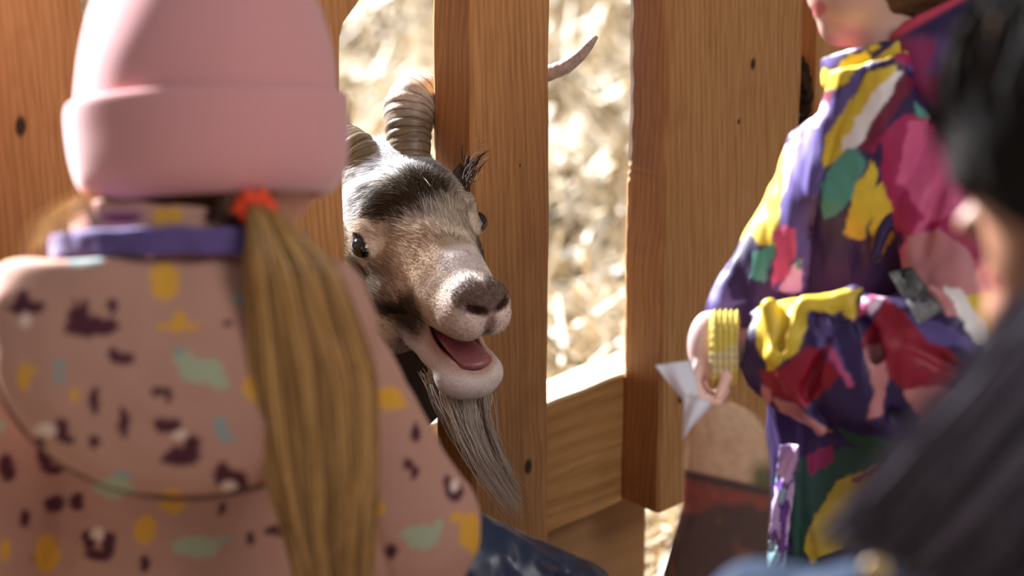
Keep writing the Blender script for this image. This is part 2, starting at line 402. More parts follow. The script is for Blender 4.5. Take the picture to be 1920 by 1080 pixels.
# bark hollow on the right board: irregular flakes
bark_mat = flat_mat('bark', (0.035, 0.022, 0.014), 0.9, 0.1, 0.6, 60, 0.8)
def bark():
    q = C2 + FD * (s4b + 0.0) + FN * 0.020; zc = zk(1520, 150) - 0.02
    o = np.array([q[0], q[1], zc])
    def f(p):
        d = ell(p, (0, 0, 0), (0.010, 0.015, 0.036))
        return d + 0.004 * vnoise(p, 0.006) + 0.002 * vnoise(p, 0.0025)
    V, F = nets(f, (-.02, -.03, -.05), (.02, .03, .05), 0.0014)
    R = np.array([FD, FN, [0, 0, 1]]); mesh_obj('bark_patch', V @ R + o, F, bark_mat, fence)
bark()

# ================================================================ GROUND AND STRAW
gm = flat_mat('barn_floor_dirt', (0.13, 0.095, 0.065), 0.9, 0.1, 0.3, 12, 0.6)
V = [(-6, -4, 0), (6, -4, 0), (6, 11, 0), (-6, 11, 0), (-6, -4, -.05), (6, -4, -.05), (6, 11, -.05), (-6, 11, -.05)]
fl = mesh_obj('floor', V, [(0, 1, 2, 3), (7, 6, 5, 4), (0, 4, 5, 1), (1, 5, 6, 2), (2, 6, 7, 3), (3, 7, 4, 0)], gm, smooth=False); tag(fl, kind='structure')
def straw():
    rs = np.random.RandomState(5)
    sm = attr_mat('straw', 0.5, 0.35, noise=0.25, bscale=120)
    hfun = lambda x, y: 0.05 + 0.035 * vnoise(np.stack([x, y, 0 * x], -1), 0.22) + 0.02 * vnoise(np.stack([x, y, 0 * x], -1), 0.09, 3)
    # bed under the loose stalks
    nx, ny = 110, 150; X, Y = np.meshgrid(np.linspace(-2.2, 2.6, nx), np.linspace(0, 1, ny) , indexing='ij')
    y0 = C2[1] + (X - C2[0]) * math.tan(FA) + 0.16
    Y = y0 * (1 - Y) + 8.5 * Y
    Z = hfun(X, Y) - 0.012; V = np.stack([X, Y, Z], -1).reshape(-1, 3)
    I = (np.arange(nx - 1)[:, None] * ny + np.arange(ny - 1)[None]).reshape(-1)
    F = np.stack([I, I + ny, I + ny + 1, I + 1], 1)
    n = (vnoise(V, 0.03) + 1) / 2
    c = np.array([0.36, 0.26, 0.14])[None] * (0.5 + 0.7 * n[:, None])
    n1 = len(V); VV = [V]; FF = [F]; CC = [c]
    # stalks
    N = 42000
    x = rs.uniform(-1.3, 1.9, N); yy = rs.rand(N) ** 1.2
    yb = C2[1] + (x - C2[0]) * math.tan(FA) + 0.2; y = yb + (7.2 - yb) * yy
    L = rs.uniform(0.05, 0.20, N); a = rs.rand(N) * 2 * math.pi; tl = rs.randn(N) * 0.32
    S = 5; t = np.linspace(-.5, .5, S)
    D = np.stack([np.cos(a) * np.cos(tl), np.sin(a) * np.cos(tl), np.sin(tl)], -1)
    bend = rs.randn(N, 3) * 0.03
    ctr = np.stack([x, y, hfun(x, y) + rs.rand(N) * 0.018 + np.abs(np.sin(tl)) * L * .3], -1)
    Pth = ctr[:, None] + D[:, None] * (L[:, None] * t)[..., None] + bend[:, None] * ((t * 2) ** 2)[None, :, None]
    Pth[..., 2] = np.maximum(Pth[..., 2], 0.005)
    u = rs.rand(N, 1); col = (1 - u) * np.array([0.62, 0.48, 0.29]) + u * np.array([0.84, 0.75, 0.59])
    dk = rs.rand(N) < 0.13; col[dk] = np.array([0.27, 0.19, 0.09]); pale = rs.rand(N) < 0.15; col[pale] = np.array([0.86, 0.83, 0.76])
    V, F, C = ribbons(Pth, rs.uniform(0.004, 0.012, N), col, tip=0.8, side=np.array([0, 0, 1.0]) + rs.randn(N, 1, 3) * .6)
    FF.append(F + n1); VV.append(V); CC.append(C)
    o = mesh_obj('straw_bedding', np.concatenate(VV), np.concatenate(FF), sm, col=np.concatenate(CC))
    tag(o, 'thick bed of pale loose straw on the pen floor behind the fence', 'straw', kind='stuff')
straw()
# ================================================================ GOAT
def goat():
    fr = Frame(790, 430, 2.742); k = fr.k
    f = np.array([.40, .52, -.755]); f /= np.linalg.norm(f)
    l = np.array([.916, -.204, .346]); l -= (l @ f) * f; l /= np.linalg.norm(l)
    n = np.cross(f, l); n = n if n[1] < 0 else -n
    E = np.array([777, 430, 0.0]); B = np.stack([l, n, f])
    def toimg(q):
        q = np.array(q, float).reshape(-1, 3); q[:, 0] += 0.00042 * np.maximum(q[:, 2] - 120, 0) ** 2     # the muzzle is turned a little further
        return E + q @ B
    root = empty('goat', fr.to([(700, 900, 300)])[0] * np.array([1, 1, 0]), 'shaggy white and dark brown horned goat poking its open mouthed head through the fence', 'goat')
    NK = (np.array([712, 690, 250.0]) - E) @ B.T
    def head(p):
        s = p.copy(); s[..., 0] = np.abs(s[..., 0])
        d = ell(s, (0, 8, -52), (116, 96, 116))
        d = smin(d, cone(s, (0, 22, 0), (0, 2, 220), 92, 54), 30)
        d = smin(d, ell(s, (100, 24, 0), (24, 16, 34)), 22)          # brow
        d = smin(d, ell(s, (66, -62, 10), (48, 84, 110)), 40)         # cheek
        d = smin(d, cone(s, (22, -40, 90), (14, -30, 235), 72, 52), 30)
        d = smin(d, ell(s, (0, 8, 272), (55, 50, 42)), 22)           # nose
        d = smin(d, ell(s, (25, -26, 262), (34, 38, 46)), 18)         # upper lips
        d = smin(d, ell(s, (0, 60, -132), (74, 42, 64)), 30)          # poll
        # lower jaw
        j = cone(s, (14, -125, 30), (8, -165, 235), 66, 44)
        j = smin(j, ell(s, (0, -168, 248), (64, 47, 50)), 18)
        d = smin(d, j, 14)
        # neck going back through the gap
        d = smin(d, cone(p, (-20, -70, -70), tuple(NK), 92, 120, (1, 1, 1)), 60)
        # mouth cavity
        m = cone(s, (0, -124, 178), (0, -92, 350), 3, 37, (3.2, 1, 1))
        m = smin(m, ell(s, (0, -106, 215), (40, 40, 95)), 10)
        d = smax(d, -m, 9)
        # nostrils: comma slits
        nz = chain(s, [(46, 36, 298), (32, 17, 313), (18, 10, 318)], [7, 11, 7], 4)
        d = smax(d, -nz, 7)
        ph = cone(s, (0, -2, 318), (0, -62, 312), 3, 3); d = smax(d, -ph, 8)
        # eye sockets
        d = smax(d, -ell(s, (126, 4, 24), (20, 21, 28)), 6)
        d = smin(d, smax(ell(s, (109, 4, 22), (18, 25, 33)), -ell(s, (124, 4, 28), (19, 17, 26)), 4), 4)
        return d + 1.6 * vnoise(p, 26)
    V, F = nets(head, (-250, -420, -420), (190, 190, 350), 3.1)
    V = relax(V, F, 1)
    Nh = vnormals(V, F)
    def color(q, jit=0.0):
        """q in head coordinates"""
        im = toimg(q); r = np.random.RandomState(3).randn(len(q), 3) * jit
        ww = vnoise(q, 22) * 14 + vnoise(q, 9, 4) * 8
        pe = lambda c, rr, sft=0.35: 1 - sstep(np.sqrt((((im + r - np.array(c)) / np.array(rr)) ** 2).sum(1)) + ww / 90, 1 - sft, 1 + sft)
        c = np.tile(np.array([0.78, 0.69, 0.58]), (len(q), 1))
        wht = np.array([0.86, 0.85, 0.86]); tan = np.array([0.56, 0.40, 0.26]); brn = np.array([0.065, 0.042, 0.024]); grey = np.array([0.42, 0.37, 0.33])
        c = mixc(c, wht, pe((765, 296, 60), (130, 50, 200)))
        c = mixc(c, wht, pe((675, 350, 0), (46, 60, 200)))
        c = mixc(c, (0.66, 0.53, 0.40), pe((735, 470, -50), (85, 60, 220)))
        c = mixc(c, tan, 0.8 * pe((790, 480, -80), (70, 55, 160)))
        c = mixc(c, tan, 0.55 * pe((775, 560, -120), (50, 70, 160)))
        c = mixc(c, (0.66, 0.57, 0.44), pe((865, 420, 0), (45, 80, 200)))
        c = mixc(c, (0.30, 0.22, 0.13), 0.7 * pe((838, 452, -80), (40, 16, 120)))
        c = mixc(c, brn, pe((745, 384, 0), (54, 44, 200), .3))
        c = mixc(c, brn, pe((798, 372, 0), (46, 42, 200), .3))
        c = mixc(c, brn, 0.5 * pe((800, 330, 0), (34, 20, 200), .35))
        c = mixc(c, brn, 0.6 * pe((704, 348, 0), (22, 12, 200), .35))
        c = mixc(c, wht, pe((765, 278, 60), (140, 30, 200), .25)); c = mixc(c, wht, pe((664, 350, 0), (32, 58, 200), .3))
        c = mixc(c, (0.68, 0.62, 0.58), pe((865, 490, -180), (44, 28, 160)))
        c = mixc(c, brn, 0.95 * pe((768, 590, -60), (34, 56, 120), .3))
        c = mixc(c, brn, 0.9 * pe((735, 520, -20), (24, 45, 80), .35))
        c = mixc(c, brn, 0.8 * pe((905, 480, -60), (20, 40, 70), .4))
        c = mixc(c, grey, 0.6 * pe((690, 520, 0), (40, 60, 140)))
        c = mixc(c, brn, 0.8 * pe((700, 515, -30), (40, 10, 90), .5))
        # muzzle
        a, b, cc = q[:, 0], q[:, 1], q[:, 2]
        muz = sstep(cc, 238, 262); c = mixc(c, (0.74, 0.64, 0.57), 0.9 * muz)
        e = np.sqrt(((np.abs(a) - 22) / 34) ** 2 + ((b - 34) / 26) ** 2); c = mixc(c, (0.075, 0.042, 0.03), 0.9 * muz * (1 - sstep(e + ww / 60, .75, 1.2)))
        e = np.sqrt(((np.abs(a) - 24) / 18) ** 2 + ((b - 18) / 11) ** 2); c = mixc(c, (0.045, 0.018, 0.012), sstep(cc, 278, 292) * (1 - sstep(e, .7, 1.2)))
        e = np.sqrt((a / 13) ** 2 + ((b + 22) / 34) ** 2); c = mixc(c, (0.20, 0.12, 0.10), 0.8 * sstep(cc, 285, 300) * (1 - sstep(e, .6, 1.3)))
        # mouth skin
        sq_ = np.stack([np.abs(a), b, cc], 1).astype(np.float32); md = np.minimum(cone(sq_, (0, -124, 178), (0, -92, 350), 3, 37, (3.2, 1, 1)), ell(sq_, (0, -106, 215), (40, 40, 95)))
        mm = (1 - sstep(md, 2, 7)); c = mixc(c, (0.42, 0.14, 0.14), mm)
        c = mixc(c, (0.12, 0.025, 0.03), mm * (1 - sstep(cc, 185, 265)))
        lp = (1 - sstep(md, 5, 24)) * sstep(-b, 100, 116) * (1 - mm); c = mixc(c, (0.40, 0.21, 0.17), 0.8 * lp)
        lw = sstep(-b, 120, 150) * sstep(cc, 60, 150) * (1 - mm) * (1 - lp); c = mixc(c, (0.72, 0.66, 0.63), 0.85 * lw)
        nk = sstep(-b, 60, 110) * (1 - sstep(cc, 90, 150)); c = mixc(c, brn, 0.75 * nk * sstep(vnoise(q, 70) + .3, -.1, .4))
        # eyelids
        ed = np.sqrt(((np.abs(a) - 120) / 18) ** 2 + ((b - 4) / 24) ** 2 + ((cc - 18) / 31) ** 2); c = mixc(c, (0.025, 0.018, 0.014), 1 - sstep(ed, .95, 1.2))
        return c, np.maximum(mm, (lp > .72) * 1.0)
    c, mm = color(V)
    Vw = fr.to(toimg(V))
    # coarse trunk and legs behind the fence, one surface with the head
    g0 = fr.to([(712, 690, 250)])[0]
    zr = lambda s, h, back=0.0: None
    ctr = np.array([g0[0] - 0.33, g0[1] + 0.22, 0.50]); hd = np.array([-0.80, 0.60, 0])   # body axis
    sd = np.array([0.60, 0.80, 0])
    def body(p):
        d = chain(p, [tuple(g0), tuple(ctr - hd * 0.22 + A(0, 0, .03)), tuple(ctr + hd * 0.25)], [0.070, 0.150, 0.150], 0.06)
        d = smin(d, ell(p, tuple(ctr + A(0, 0, -.03)), (0.24, 0.22, 0.17)), 0.08)
        for e, s, hk in ((-1, -1, 0), (-1, 1, 0), (1, -1, 1), (1, 1, 1)):
            top = ctr + hd * 0.24 * e + sd * 0.085 * s
            if hk: pts = [tuple(top - A(0, 0, .04)), tuple(top - hd * .04 - A(0, 0, .17)), tuple(top + hd * .06 - A(0, 0, .30)), tuple(top + hd * .03 - A(0, 0, .47))]; r = [.085, .05, .024, .02]
            else: pts = [tuple(top - A(0, 0, .05)), tuple(top + hd * .02 - A(0, 0, .22)), tuple(top - A(0, 0, .34)), tuple(top - A(0, 0, .47))]; r = [.07, .036, .022, .02]
            d = smin(d, chain(p, pts, r, 0.01), 0.03)
        d = smin(d, chain(p, [tuple(ctr + hd * .38 + A(0, 0, .05)), tuple(ctr + hd * .46 + A(0, 0, .09))], [.03, .012]), .03)
        return d
    Vb, Fb = nets(body, ctr - np.array([.6, .5, .52]), np.array([g0[0] + .1, ctr[1] + .5, g0[2] + .12]), 0.012)
    nb = vnoise(Vb, 0.12); cb = np.where((nb > 0.1)[:, None], np.array([[0.07, 0.05, 0.035]]), np.array([[0.75, 0.72, 0.68]]))
    ng = np.linalg.norm(Vb - g0, axis=1); cb[ng < .2] = (.06, .042, .03)
    skin = attr_mat('goat_coat', 0.75, 0.15, noise=0.2, bscale=500, bump=0.4)
    n1 = len(Vw)
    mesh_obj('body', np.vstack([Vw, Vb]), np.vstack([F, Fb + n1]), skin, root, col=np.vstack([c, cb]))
    # fur
    rs = np.random.RandomState(11)
    tri = F; ctrs = V[tri].mean(1); ar = np.linalg.norm(np.cross(V[tri[:, 2]] - V[tri[:, 0]], V[tri[:, 3]] - V[tri[:, 1]]), axis=1)
    ok = (ctrs[:, 2] > -260)
    fi = rs.choice(np.where(ok)[0], 170000, p=ar[ok] / ar[ok].sum())
    ws = rs.dirichlet([1, 1, 1, 1], len(fi)); R0 = (V[tri[fi]] * ws[..., None]).sum(1); NN = Nh[tri[fi]].mean(1)
    NN /= np.linalg.norm(NN, axis=1, keepdims=True)
    cf, mmf = color(R0, 4)
    ed = np.sqrt(((np.abs(R0[:, 0]) - 120) / 18) ** 2 + ((R0[:, 1] - 4) / 23) ** 2 + ((R0[:, 2] - 18) / 30) ** 2)
    noser = (R0[:, 2] > 285) & (R0[:, 1] > -30)
    keep = (mmf < 0.05) & (ed > 1.05) & ~(noser & (rs.rand(len(R0)) > .5))
    R0, NN, cf, ed = R0[keep], NN[keep], cf[keep], ed[keep]; M = len(R0)
    # lie of the coat: from the nose back over the face, whorl on the forehead
    flow = np.tile(np.array([0, 0.1, -1.0]), (M, 1)); flow[:, 0] += 0.5 * np.sign(R0[:, 0]) * sstep(np.abs(R0[:, 0]), 5, 60)
    fore = sstep(R0[:, 2], 70, 10) * sstep(R0[:, 1], 20, 60)
    flow += fore[:, None] * np.stack([R0[:, 0] / 70, np.full(M, -.1), 0.45 + 0 * R0[:, 0]], 1)
    flow += 0.35 * np.stack([vnoise(R0, 25), vnoise(R0, 25, 5), vnoise(R0, 25, 9)], 1) + 0.16 * rs.randn(M, 3)
    jaw = sstep(-R0[:, 1], 120, 190); flow[:, 1] -= jaw * 1.4
    flow -= (flow * NN).sum(1, keepdims=True) * NN; flow /= np.linalg.norm(flow, axis=1, keepdims=True) + 1e-9
    Ln = 8 + 24 * sstep(R0[:, 2], 230, 20); Ln *= rs.uniform(.6, 1.3, M); Ln += 14 * sstep(R0[:, 1], 70, 110) * rs.rand(M)
    Ln = np.where(R0[:, 2] > 240, 8.5 * rs.uniform(.6, 1.2, M), Ln); Ln *= 0.22 + 0.78 * sstep(ed, 1.0, 2.6); jawf = sstep(-R0[:, 1], 110, 150) * sstep(R0[:, 2], 60, 160); Ln *= 1 - .3 * jawf
    t = np.linspace(0, 1, 4)[None, :, None]
    lift = (0.20 + 0.12 * rs.rand(M, 1, 1)) + 0.18 * sstep(R0[:, 2], 170, 240)[:, None, None]
    Pth = R0[:, None] - NN[:, None] * 1.5 + Ln[:, None, None] * (flow[:, None] * t + NN[:, None] * (lift * t - 0.18 * t ** 2))
    Pw = fr.to(toimg(Pth.reshape(-1, 3))).reshape(M, 4, 3)
    cf = np.clip(cf * rs.uniform(.6, 1.25, (M, 1)), 0, .9)
    Nw = fr.vec(NN @ B)[:, None]
    Vr, Fr, Cr = ribbons(Pw, rs.uniform(0.9, 2.0, M) * k, cf, side=Nw + rs.randn(M, 1, 3) * .25)
    fm = attr_mat('goat_fur', 0.7, 0.1, noise=0.05)
    nt = fm.node_tree; tr = node(nt, 'ShaderNodeBsdfTranslucent'); mxs = node(nt, 'ShaderNodeMixShader'); mxs.inputs[0].default_value = 0.30     # hair lets the back light through
    bs_ = nt.nodes['Principled BSDF']; nt.links.new(bs_.inputs['Base Color'].links[0].from_socket, tr.inputs['Color'])
    nt.links.new(bs_.outputs[0], mxs.inputs[1]); nt.links.new(tr.outputs[0], mxs.inputs[2]); nt.links.new(mxs.outputs[0], nt.nodes['Material Output'].inputs['Surface'])
    # the side vector is the normal, so ribbons lie flat on the skin
    o = mesh_obj('fur', Vr, Fr, fm, root, col=Cr); o['kind'] = 'stuff'
    # eyes
    em = flat_mat('goat_eye', (0.006, 0.005, 0.005), 0.04, 0.9, 0.2, 60, 0.0)
    for s in (-1, 1):
        Ve, Fe = nets(lambda p: ell(p, (s * 116, 4, 25), (21, 19, 23)), (s * 116 - 26, -24, -14), (s * 116 + 26, 32, 56), 2.0)
        mesh_obj('eye', fr.to(toimg(relax(Ve, Fe, 1))), Fe, em, root)
    # tongue
    tm = flat_mat('goat_tongue', (0.28, 0.10, 0.11), 0.35, 0.5, 0.15, 300, 0.2)
    Vt, Ft = nets(lambda p: cone(p, (0, -126, 140), (0, -126, 268), 18, 20, (1.6, .55, 1)), (-45, -160, 100), (45, -90, 310), 2.5)
    mesh_obj('tongue', fr.to(toimg(Vt)), Ft, tm, root)
    # ears, swept back, the right one only shows its dark tufted tip
    def ear(pts, nm):
        pth = spline(pts, 14); pw = fr.to(pth); rr = np.array([16, 22, 27, 30, 31, 30, 28, 25, 22, 18, 14, 10, 6, 2]) * k * .8
        v, ff = tube(pw, rr, 14, 0.35); cc = np.tile([0.09, 0.06, 0.045], (len(v), 1)); return mesh_obj(nm, v, ff, skin, root, col=cc)
    er = ear([(858, 352, 60), (872, 330, 62), (884, 305, 66), (892, 288, 72)], 'ear')
    ear([(668, 392, 60), (640, 388, 110), (600, 400, 170), (560, 420, 220)], 'ear')
    # tuft on the right ear
    M2 = 90; r0 = np.array([880, 318, 42]) + rs.randn(M2, 3) * [7, 14, 5]
    dr = np.array([6, -36, -6]) + rs.randn(M2, 3) * [6, 6, 6]; tt = np.linspace(0, 1, 6)[None, :, None]
    pt = r0[:, None] + dr[:, None] * tt + np.array([16, 3, 0]) * tt ** 3
    v, ff, cc = ribbons(fr.to(pt.reshape(-1, 3)).reshape(M2, 6, 3), rs.uniform(1.2, 2.2, M2) * k, np.where(rs.rand(M2, 1) < .3, [[.7, .7, .72]], [[.05, .04, .04]]), side=fr.vec([0, 0, 1]).reshape(1, 1, 3))
    mesh_obj('ear_tuft', v, ff, fm, er, col=cc)
    # horns
    def horn(pts, rs_, m, ring_n, fl, lighten, ph=0.0):
        pth = spline(pts, m); rr = np.interp(np.linspace(0, 1, m), np.linspace(0, 1, len(rs_)), rs_)
        seg = np.linalg.norm(np.diff(pth, axis=0), axis=1); L = np.concatenate([[0], np.cumsum(seg)])
        r1 = np.where(rr > 14, 1 + 0.045 * np.abs(np.sin(L / 4.6 + ph)) ** .5 + 0.02 * np.sin(L / 3.1), 1)
        v, ff = tube(fr.to(pth), rr * r1 * k, 30, fl)
        t = np.repeat(np.linspace(0, 1, m), 30); t = np.concatenate([t, [0, 1]]); LL = np.concatenate([np.repeat(L, 30), [0, L[-1]]])
        uvw = fr.inv(v)
        base = np.array([0.17, 0.125, 0.07]); tipc = np.array([0.50, 0.40, 0.32])
        cc = mixc(np.tile(base, (len(v), 1)), tipc, lighten(uvw, t))
        groove = 1 - sstep(np.abs(np.sin(LL / 4.6 + ph + 0.5 * vnoise(uvw, 20))), 0.0, 0.45)
        cc = mixc(cc, (0.05, 0.035, 0.025), groove * 0.95 * (t < .6))
        cc *= (1 + 0.25 * vnoise(uvw * np.array([1, 1, 1]), 5))[:, None]
        mesh_obj('horn', v, ff, hm, root, col=np.clip(cc, 0, 1))
    hm = attr_mat('goat_horn', 0.42, 0.45, noise=0.15, bscale=250, bump=0.4)
    horn([(770, 318, 50), (768, 275, 62), (766, 228, 82), (775, 193, 105), (818, 185, 138), (870, 192, 168), (950, 165, 170), (1025, 134, 150), (1065, 118, 140), (1092, 98, 134), (1112, 76, 128), (1126, 60, 124)],
         [36, 39, 45, 53, 50, 42, 28, 15.5, 14.5, 12.5, 9.5, 4], 280, 30, .95, lambda q, t: sstep(-q[:, 1], -235, -175) * .9)
    horn([(688, 330, 40), (678, 300, 55), (655, 275, 75), (620, 262, 110), (570, 262, 150), (500, 250, 180), (430, 210, 190), (380, 160, 190)],
         [40, 41, 41, 40, 36, 28, 16, 4], 240, 30, .9, lambda q, t: sstep(t, .35, .7) * .9, 1.0)
    # beard: long strands from chin and throat, hanging straight down and drifting right
    M3 = 5200
    ch = rs.uniform(0, 1, M3); r0 = np.stack([rs.randn(M3) * 18, -192 - rs.rand(M3) * 12 + 0 * ch, 165 + 80 * ch], 1)
    i0 = toimg(r0); Ls = (110 + 110 * rs.rand(M3)) * (0.75 + 0.5 * rs.rand(M3))
    tt = np.linspace(0, 1, 12)[None, :, None]
    dn = np.array([0.10, 1, 0.40]); pt = i0[:, None] + dn * Ls[:, None, None] * tt + np.array([1, 0, 0]) * (rs.randn(M3, 1, 1) * 5 + 70 * sstep(Ls, 100, 250)[:, None, None]) * tt ** 2.2
    # gather towards a common centre line
    cl = np.array([892, 0, 0]); pt[..., 0] += (885 - i0[:, 0])[:, None] * 0.45 * tt[..., 0] 
    pt[..., 0] += 4 * np.sin(tt[..., 0] * 7 + rs.rand(M3, 1) * 6)
    u = vnoise(i0, 9)[:, None]; cb = np.where(u > .35, [[.24, .21, .18]], [[.78, .72, .62]]) * rs.uniform(.7, 1.2, (M3, 1))
    v, ff, cc = ribbons(fr.to(pt.reshape(-1, 3)).reshape(M3, 12, 3), rs.uniform(1.1, 2.3, M3) * k, cb, side=fr.vec([0.2, 0, 1]).reshape(1, 1, 3) + rs.randn(M3, 1, 3) * .4)
    mesh_obj('beard', v, ff, fm, root, col=cc)
goat()
# ================================================================ PEOPLE
skin_m = attr_mat('skin', 0.5, 0.35, noise=0.04, bscale=900)
def limb_world(name, pts, rs_, mat, parent, h=0.009, k=0.02, extra=None, col=None):
    pts = [np.array(p, float) for p in pts]
    lo = np.min(pts, 0) - max(rs_) * 1.3 - .02; hi = np.max(pts, 0) + max(rs_) * 1.3 + .02
    def f(p):
        d = chain(p, [tuple(q) for q in pts], rs_, k)
        return d + 0.004 * vnoise(p, 0.05)
    V, F = nets(f, lo, hi, h); return mesh_obj(name, V, F, mat, parent, col=None if col is None else np.tile(col, (len(V), 1)))
def boots(parent, spots, mat, yaw=0.0):
    cy, sy = math.cos(yaw), math.sin(yaw); fwd = np.array([-sy, cy, 0])
    for (x, y) in spots:
        b = np.array([x, y, 0.0]); pts = [b + A(0, 0, .15), b + A(0, 0, .05), b + fwd * 0.10 + A(0, 0, .035)]
        lo = np.min(pts, 0) - .08; lo[2] = 0; hi = np.max(pts, 0) + .08
        V, F = nets(lambda p: np.maximum(chain(p, [tuple(q) for q in pts], [.05, .045, .035], .02), .004 - p[..., 2]), lo, hi, .008)
        mesh_obj('boot', V, F, mat, parent)
def face(fn_uvw): pass

# ---------------------------------------------------------------- left child: pink hat, printed coat, ponytail
def left_child():
    fr = Frame(400, 560, 2.13); k = fr.k; T = 0.404
    W = lambda v, w=0: w + T * (v - 300)            # vertical line in the picture frame
    base = fr.to([(400, 600, W(600))])[0]
    root = empty('person', (base[0], base[1], 0), 'child seen from behind in a pink knitted hat and printed coat, long blonde ponytail', 'person')
    # body: head, neck, trunk, as one surface
    def body(p):
        d = ell(p, (392, 215, 10), (205, 255, 225))
        d = smin(d, ell(p, (440, 330, 90), (150, 120, 120)), 40)                      # jaw turned away to the right
        d = smin(d, ell(p, (500, 345, 100), (75, 90, 80)), 30)                        # cheek
        d = smin(d, cone(p, (385, 380, 60), (385, 560, W(560)), 105, 120), 40)
        d = smin(d, cone(p, (385, 640, W(640, 20)), (390, 1250, W(1250, 10)), 110, 150, (1, 1, .5)), 60)
        d = smin(d, ell(p, (612, 300, 25), (16, 42, 26)), 8)                          # ear
        d = smin(d, ell(p, (435, 265, 228), (22, 26, 26)), 20)                        # nose, facing the fence
        return d
    V, F = nets(body, (130, -60, -260), (660, 1400, 620), 9)
    bodyw = fr.to(V)
    cs = np.tile(srgb(216, 160, 135), (len(V), 1))
    hr = (V[:, 1] < 395) & (V[:, 2] < 60) & (V[:, 0] < 585)
    mesh_obj('body', bodyw, F, skin_m, root, col=cs)
    # knitted hat: crown and turned-up cuff
    hm, nt, b = newmat('pink_knit', 0.9, 0.15, 0.5)
    b.inputs['Base Color'].default_value = (*srgb(216, 152, 152), 1)
    tc = node(nt, 'ShaderNodeTexCoord'); wv = node(nt, 'ShaderNodeTexWave', wave_type='BANDS', bands_direction='X'); wv.inputs['Scale'].default_value = 130
    nt.links.new(tc.outputs['Object'], wv.inputs['Vector']); bp = node(nt, 'ShaderNodeBump'); bp.inputs['Strength'].default_value = .3; bp.inputs['Distance'].default_value = .001
    nt.links.new(wv.outputs['Fac'], bp.inputs['Height']); nt.links.new(bp.outputs[0], b.inputs['Normal'])
    def lathe(prof, seg=96, dz=1.06, roll=0.0, uc=390, wc=10, wob=0.0):
        """profile of (v, radius); circle in the u-w plane, whole thing rolled about the view axis"""
        V = []; n = len(prof)
        for i, (v, r) in enumerate(prof):
            for j in range(seg):
                a = 2 * math.pi * j / seg
                rr = r * (1 + wob * math.sin(3 * a + i * .25) * .5 + wob * math.sin(7 * a + i * .11) * .3)
                u = rr * math.cos(a); ww = rr * dz * math.sin(a); vv = v + 0.03 * ww
                c, s = math.cos(roll), math.sin(roll); y0 = vv - 250
                V.append((uc + u * c + y0 * s, 250 - u * s + y0 * c, wc + ww))
        F = [(i * seg + j, (i + 1) * seg + j, (i + 1) * seg + (j + 1) % seg, i * seg + (j + 1) % seg) for i in range(n - 1) for j in range(seg)]
        return fr.to(V), np.array(F)
    crown = [(-141, 1), (-140, 40), (-132, 85), (-115, 125), (-88, 160), (-50, 189), (0, 211), (50, 227), (100, 238), (150, 244), (200, 247), (250, 245), (300, 236)]
    pr = spline([(v, r, 0) for v, r in crown], 50)[:, :2]
    V, F = lathe(pr, roll=rad(2.0), wob=.012); hat = mesh_obj('knitted_hat', V, F, hm, root)
    cuff = [(196, 236), (187, 246), (184, 255), (189, 262), (203, 266), (240, 266), (290, 262), (330, 253), (355, 240), (370, 226), (376, 214), (372, 202), (350, 200), (300, 212), (240, 222)]
    pr = spline([(v, r, 0) for v, r in cuff], 60)[:, :2]
    V, F = lathe(pr, roll=rad(2.6), wob=.014); mesh_obj('turned_up_cuff', V, F, hm, hat)
    # hair: close cap at the nape, then the ponytail
    hairm = attr_mat('blonde_hair', 0.42, 0.5, noise=0.15, bscale=200)
    def nape(p):
        d = ell(p, (385, 235, -5), (203, 215, 232)); d = smin(d, cone(p, (440, 395, -195), (478, 398, -215), 34, 24), 30)
        d = smax(d, p[..., 2] - 40, 10); return smax(d, 320 - p[..., 1], 10) + 4 * vnoise(p * A(1, .3, 1), 12)
    V, F = nets(nape, (150, 290, -290), (640, 470, 90), 6)
    mesh_obj('hair', fr.to(V), F, hairm, root, col=srgb(92, 62, 38)[None] * (1 + .25 * vnoise(V * A(1, .15, 1), 9)[:, None]))
    # scrunchie
    om = attr_mat('orange_band', 0.8, 0.2, noise=.1)
    V = []; nn, mm_ = 60, 16
    for i in range(nn):
        a = 2 * math.pi * i / nn
        for j in range(mm_):
            b_ = 2 * math.pi * j / mm_; r = 17 * (1 + .35 * math.sin(a * 9) * .5 + .2 * math.sin(5 * a + b_ * 2))
            R_ = 20 + r * math.cos(b_); q = np.array([R_ * math.cos(a), R_ * math.sin(a) * .8, r * math.sin(b_) * 1.2])
            V.append(np.array([474, 393, -232]) + np.array([q[0] + q[2] * .3, q[1] - q[2] * .3, q[2]]))
    F = [(i * mm_ + j, i * mm_ + (j + 1) % mm_, ((i + 1) % nn) * mm_ + (j + 1) % mm_, ((i + 1) % nn) * mm_ + j) for i in range(nn) for j in range(mm_)]
    V = np.array(V); mesh_obj('hair_band', fr.to(V), np.array(F), om, root, col=np.tile(srgb(240, 84, 52), (len(V), 1)))
    # ponytail strands
    rs = np.random.RandomState(21); M = 5200
    S = 22; t = np.linspace(0, 1, S)
    cu = np.interp(t, [0, .06, .2, .45, .7, 1], [476, 500, 540, 582, 600, 622]); cv = np.interp(t, [0, .06, .2, .45, .7, 1], [392, 420, 510, 700, 880, 1085])
    cw = np.interp(t, [0, .06, .2, .45, .7, 1], [-240, -262, -262, -215, -165, -110])
    hw = np.interp(t, [0, .06, .2, .45, .7, 1], [14, 36, 84, 112, 98, 66]); hd = np.interp(t, [0, .06, .2, .45, .7, 1], [12, 25, 38, 46, 42, 28])
    an = rs.rand(M) * 2 * math.pi; rr = rs.rand(M) ** .45; ex = np.stack([np.cos(an) * rr, np.sin(an) * rr], 1)
    lock = np.round(an * 6) / 6; exl = np.stack([np.cos(lock) * rr, np.sin(lock) * rr], 1); ex = ex * .6 + exl * .4
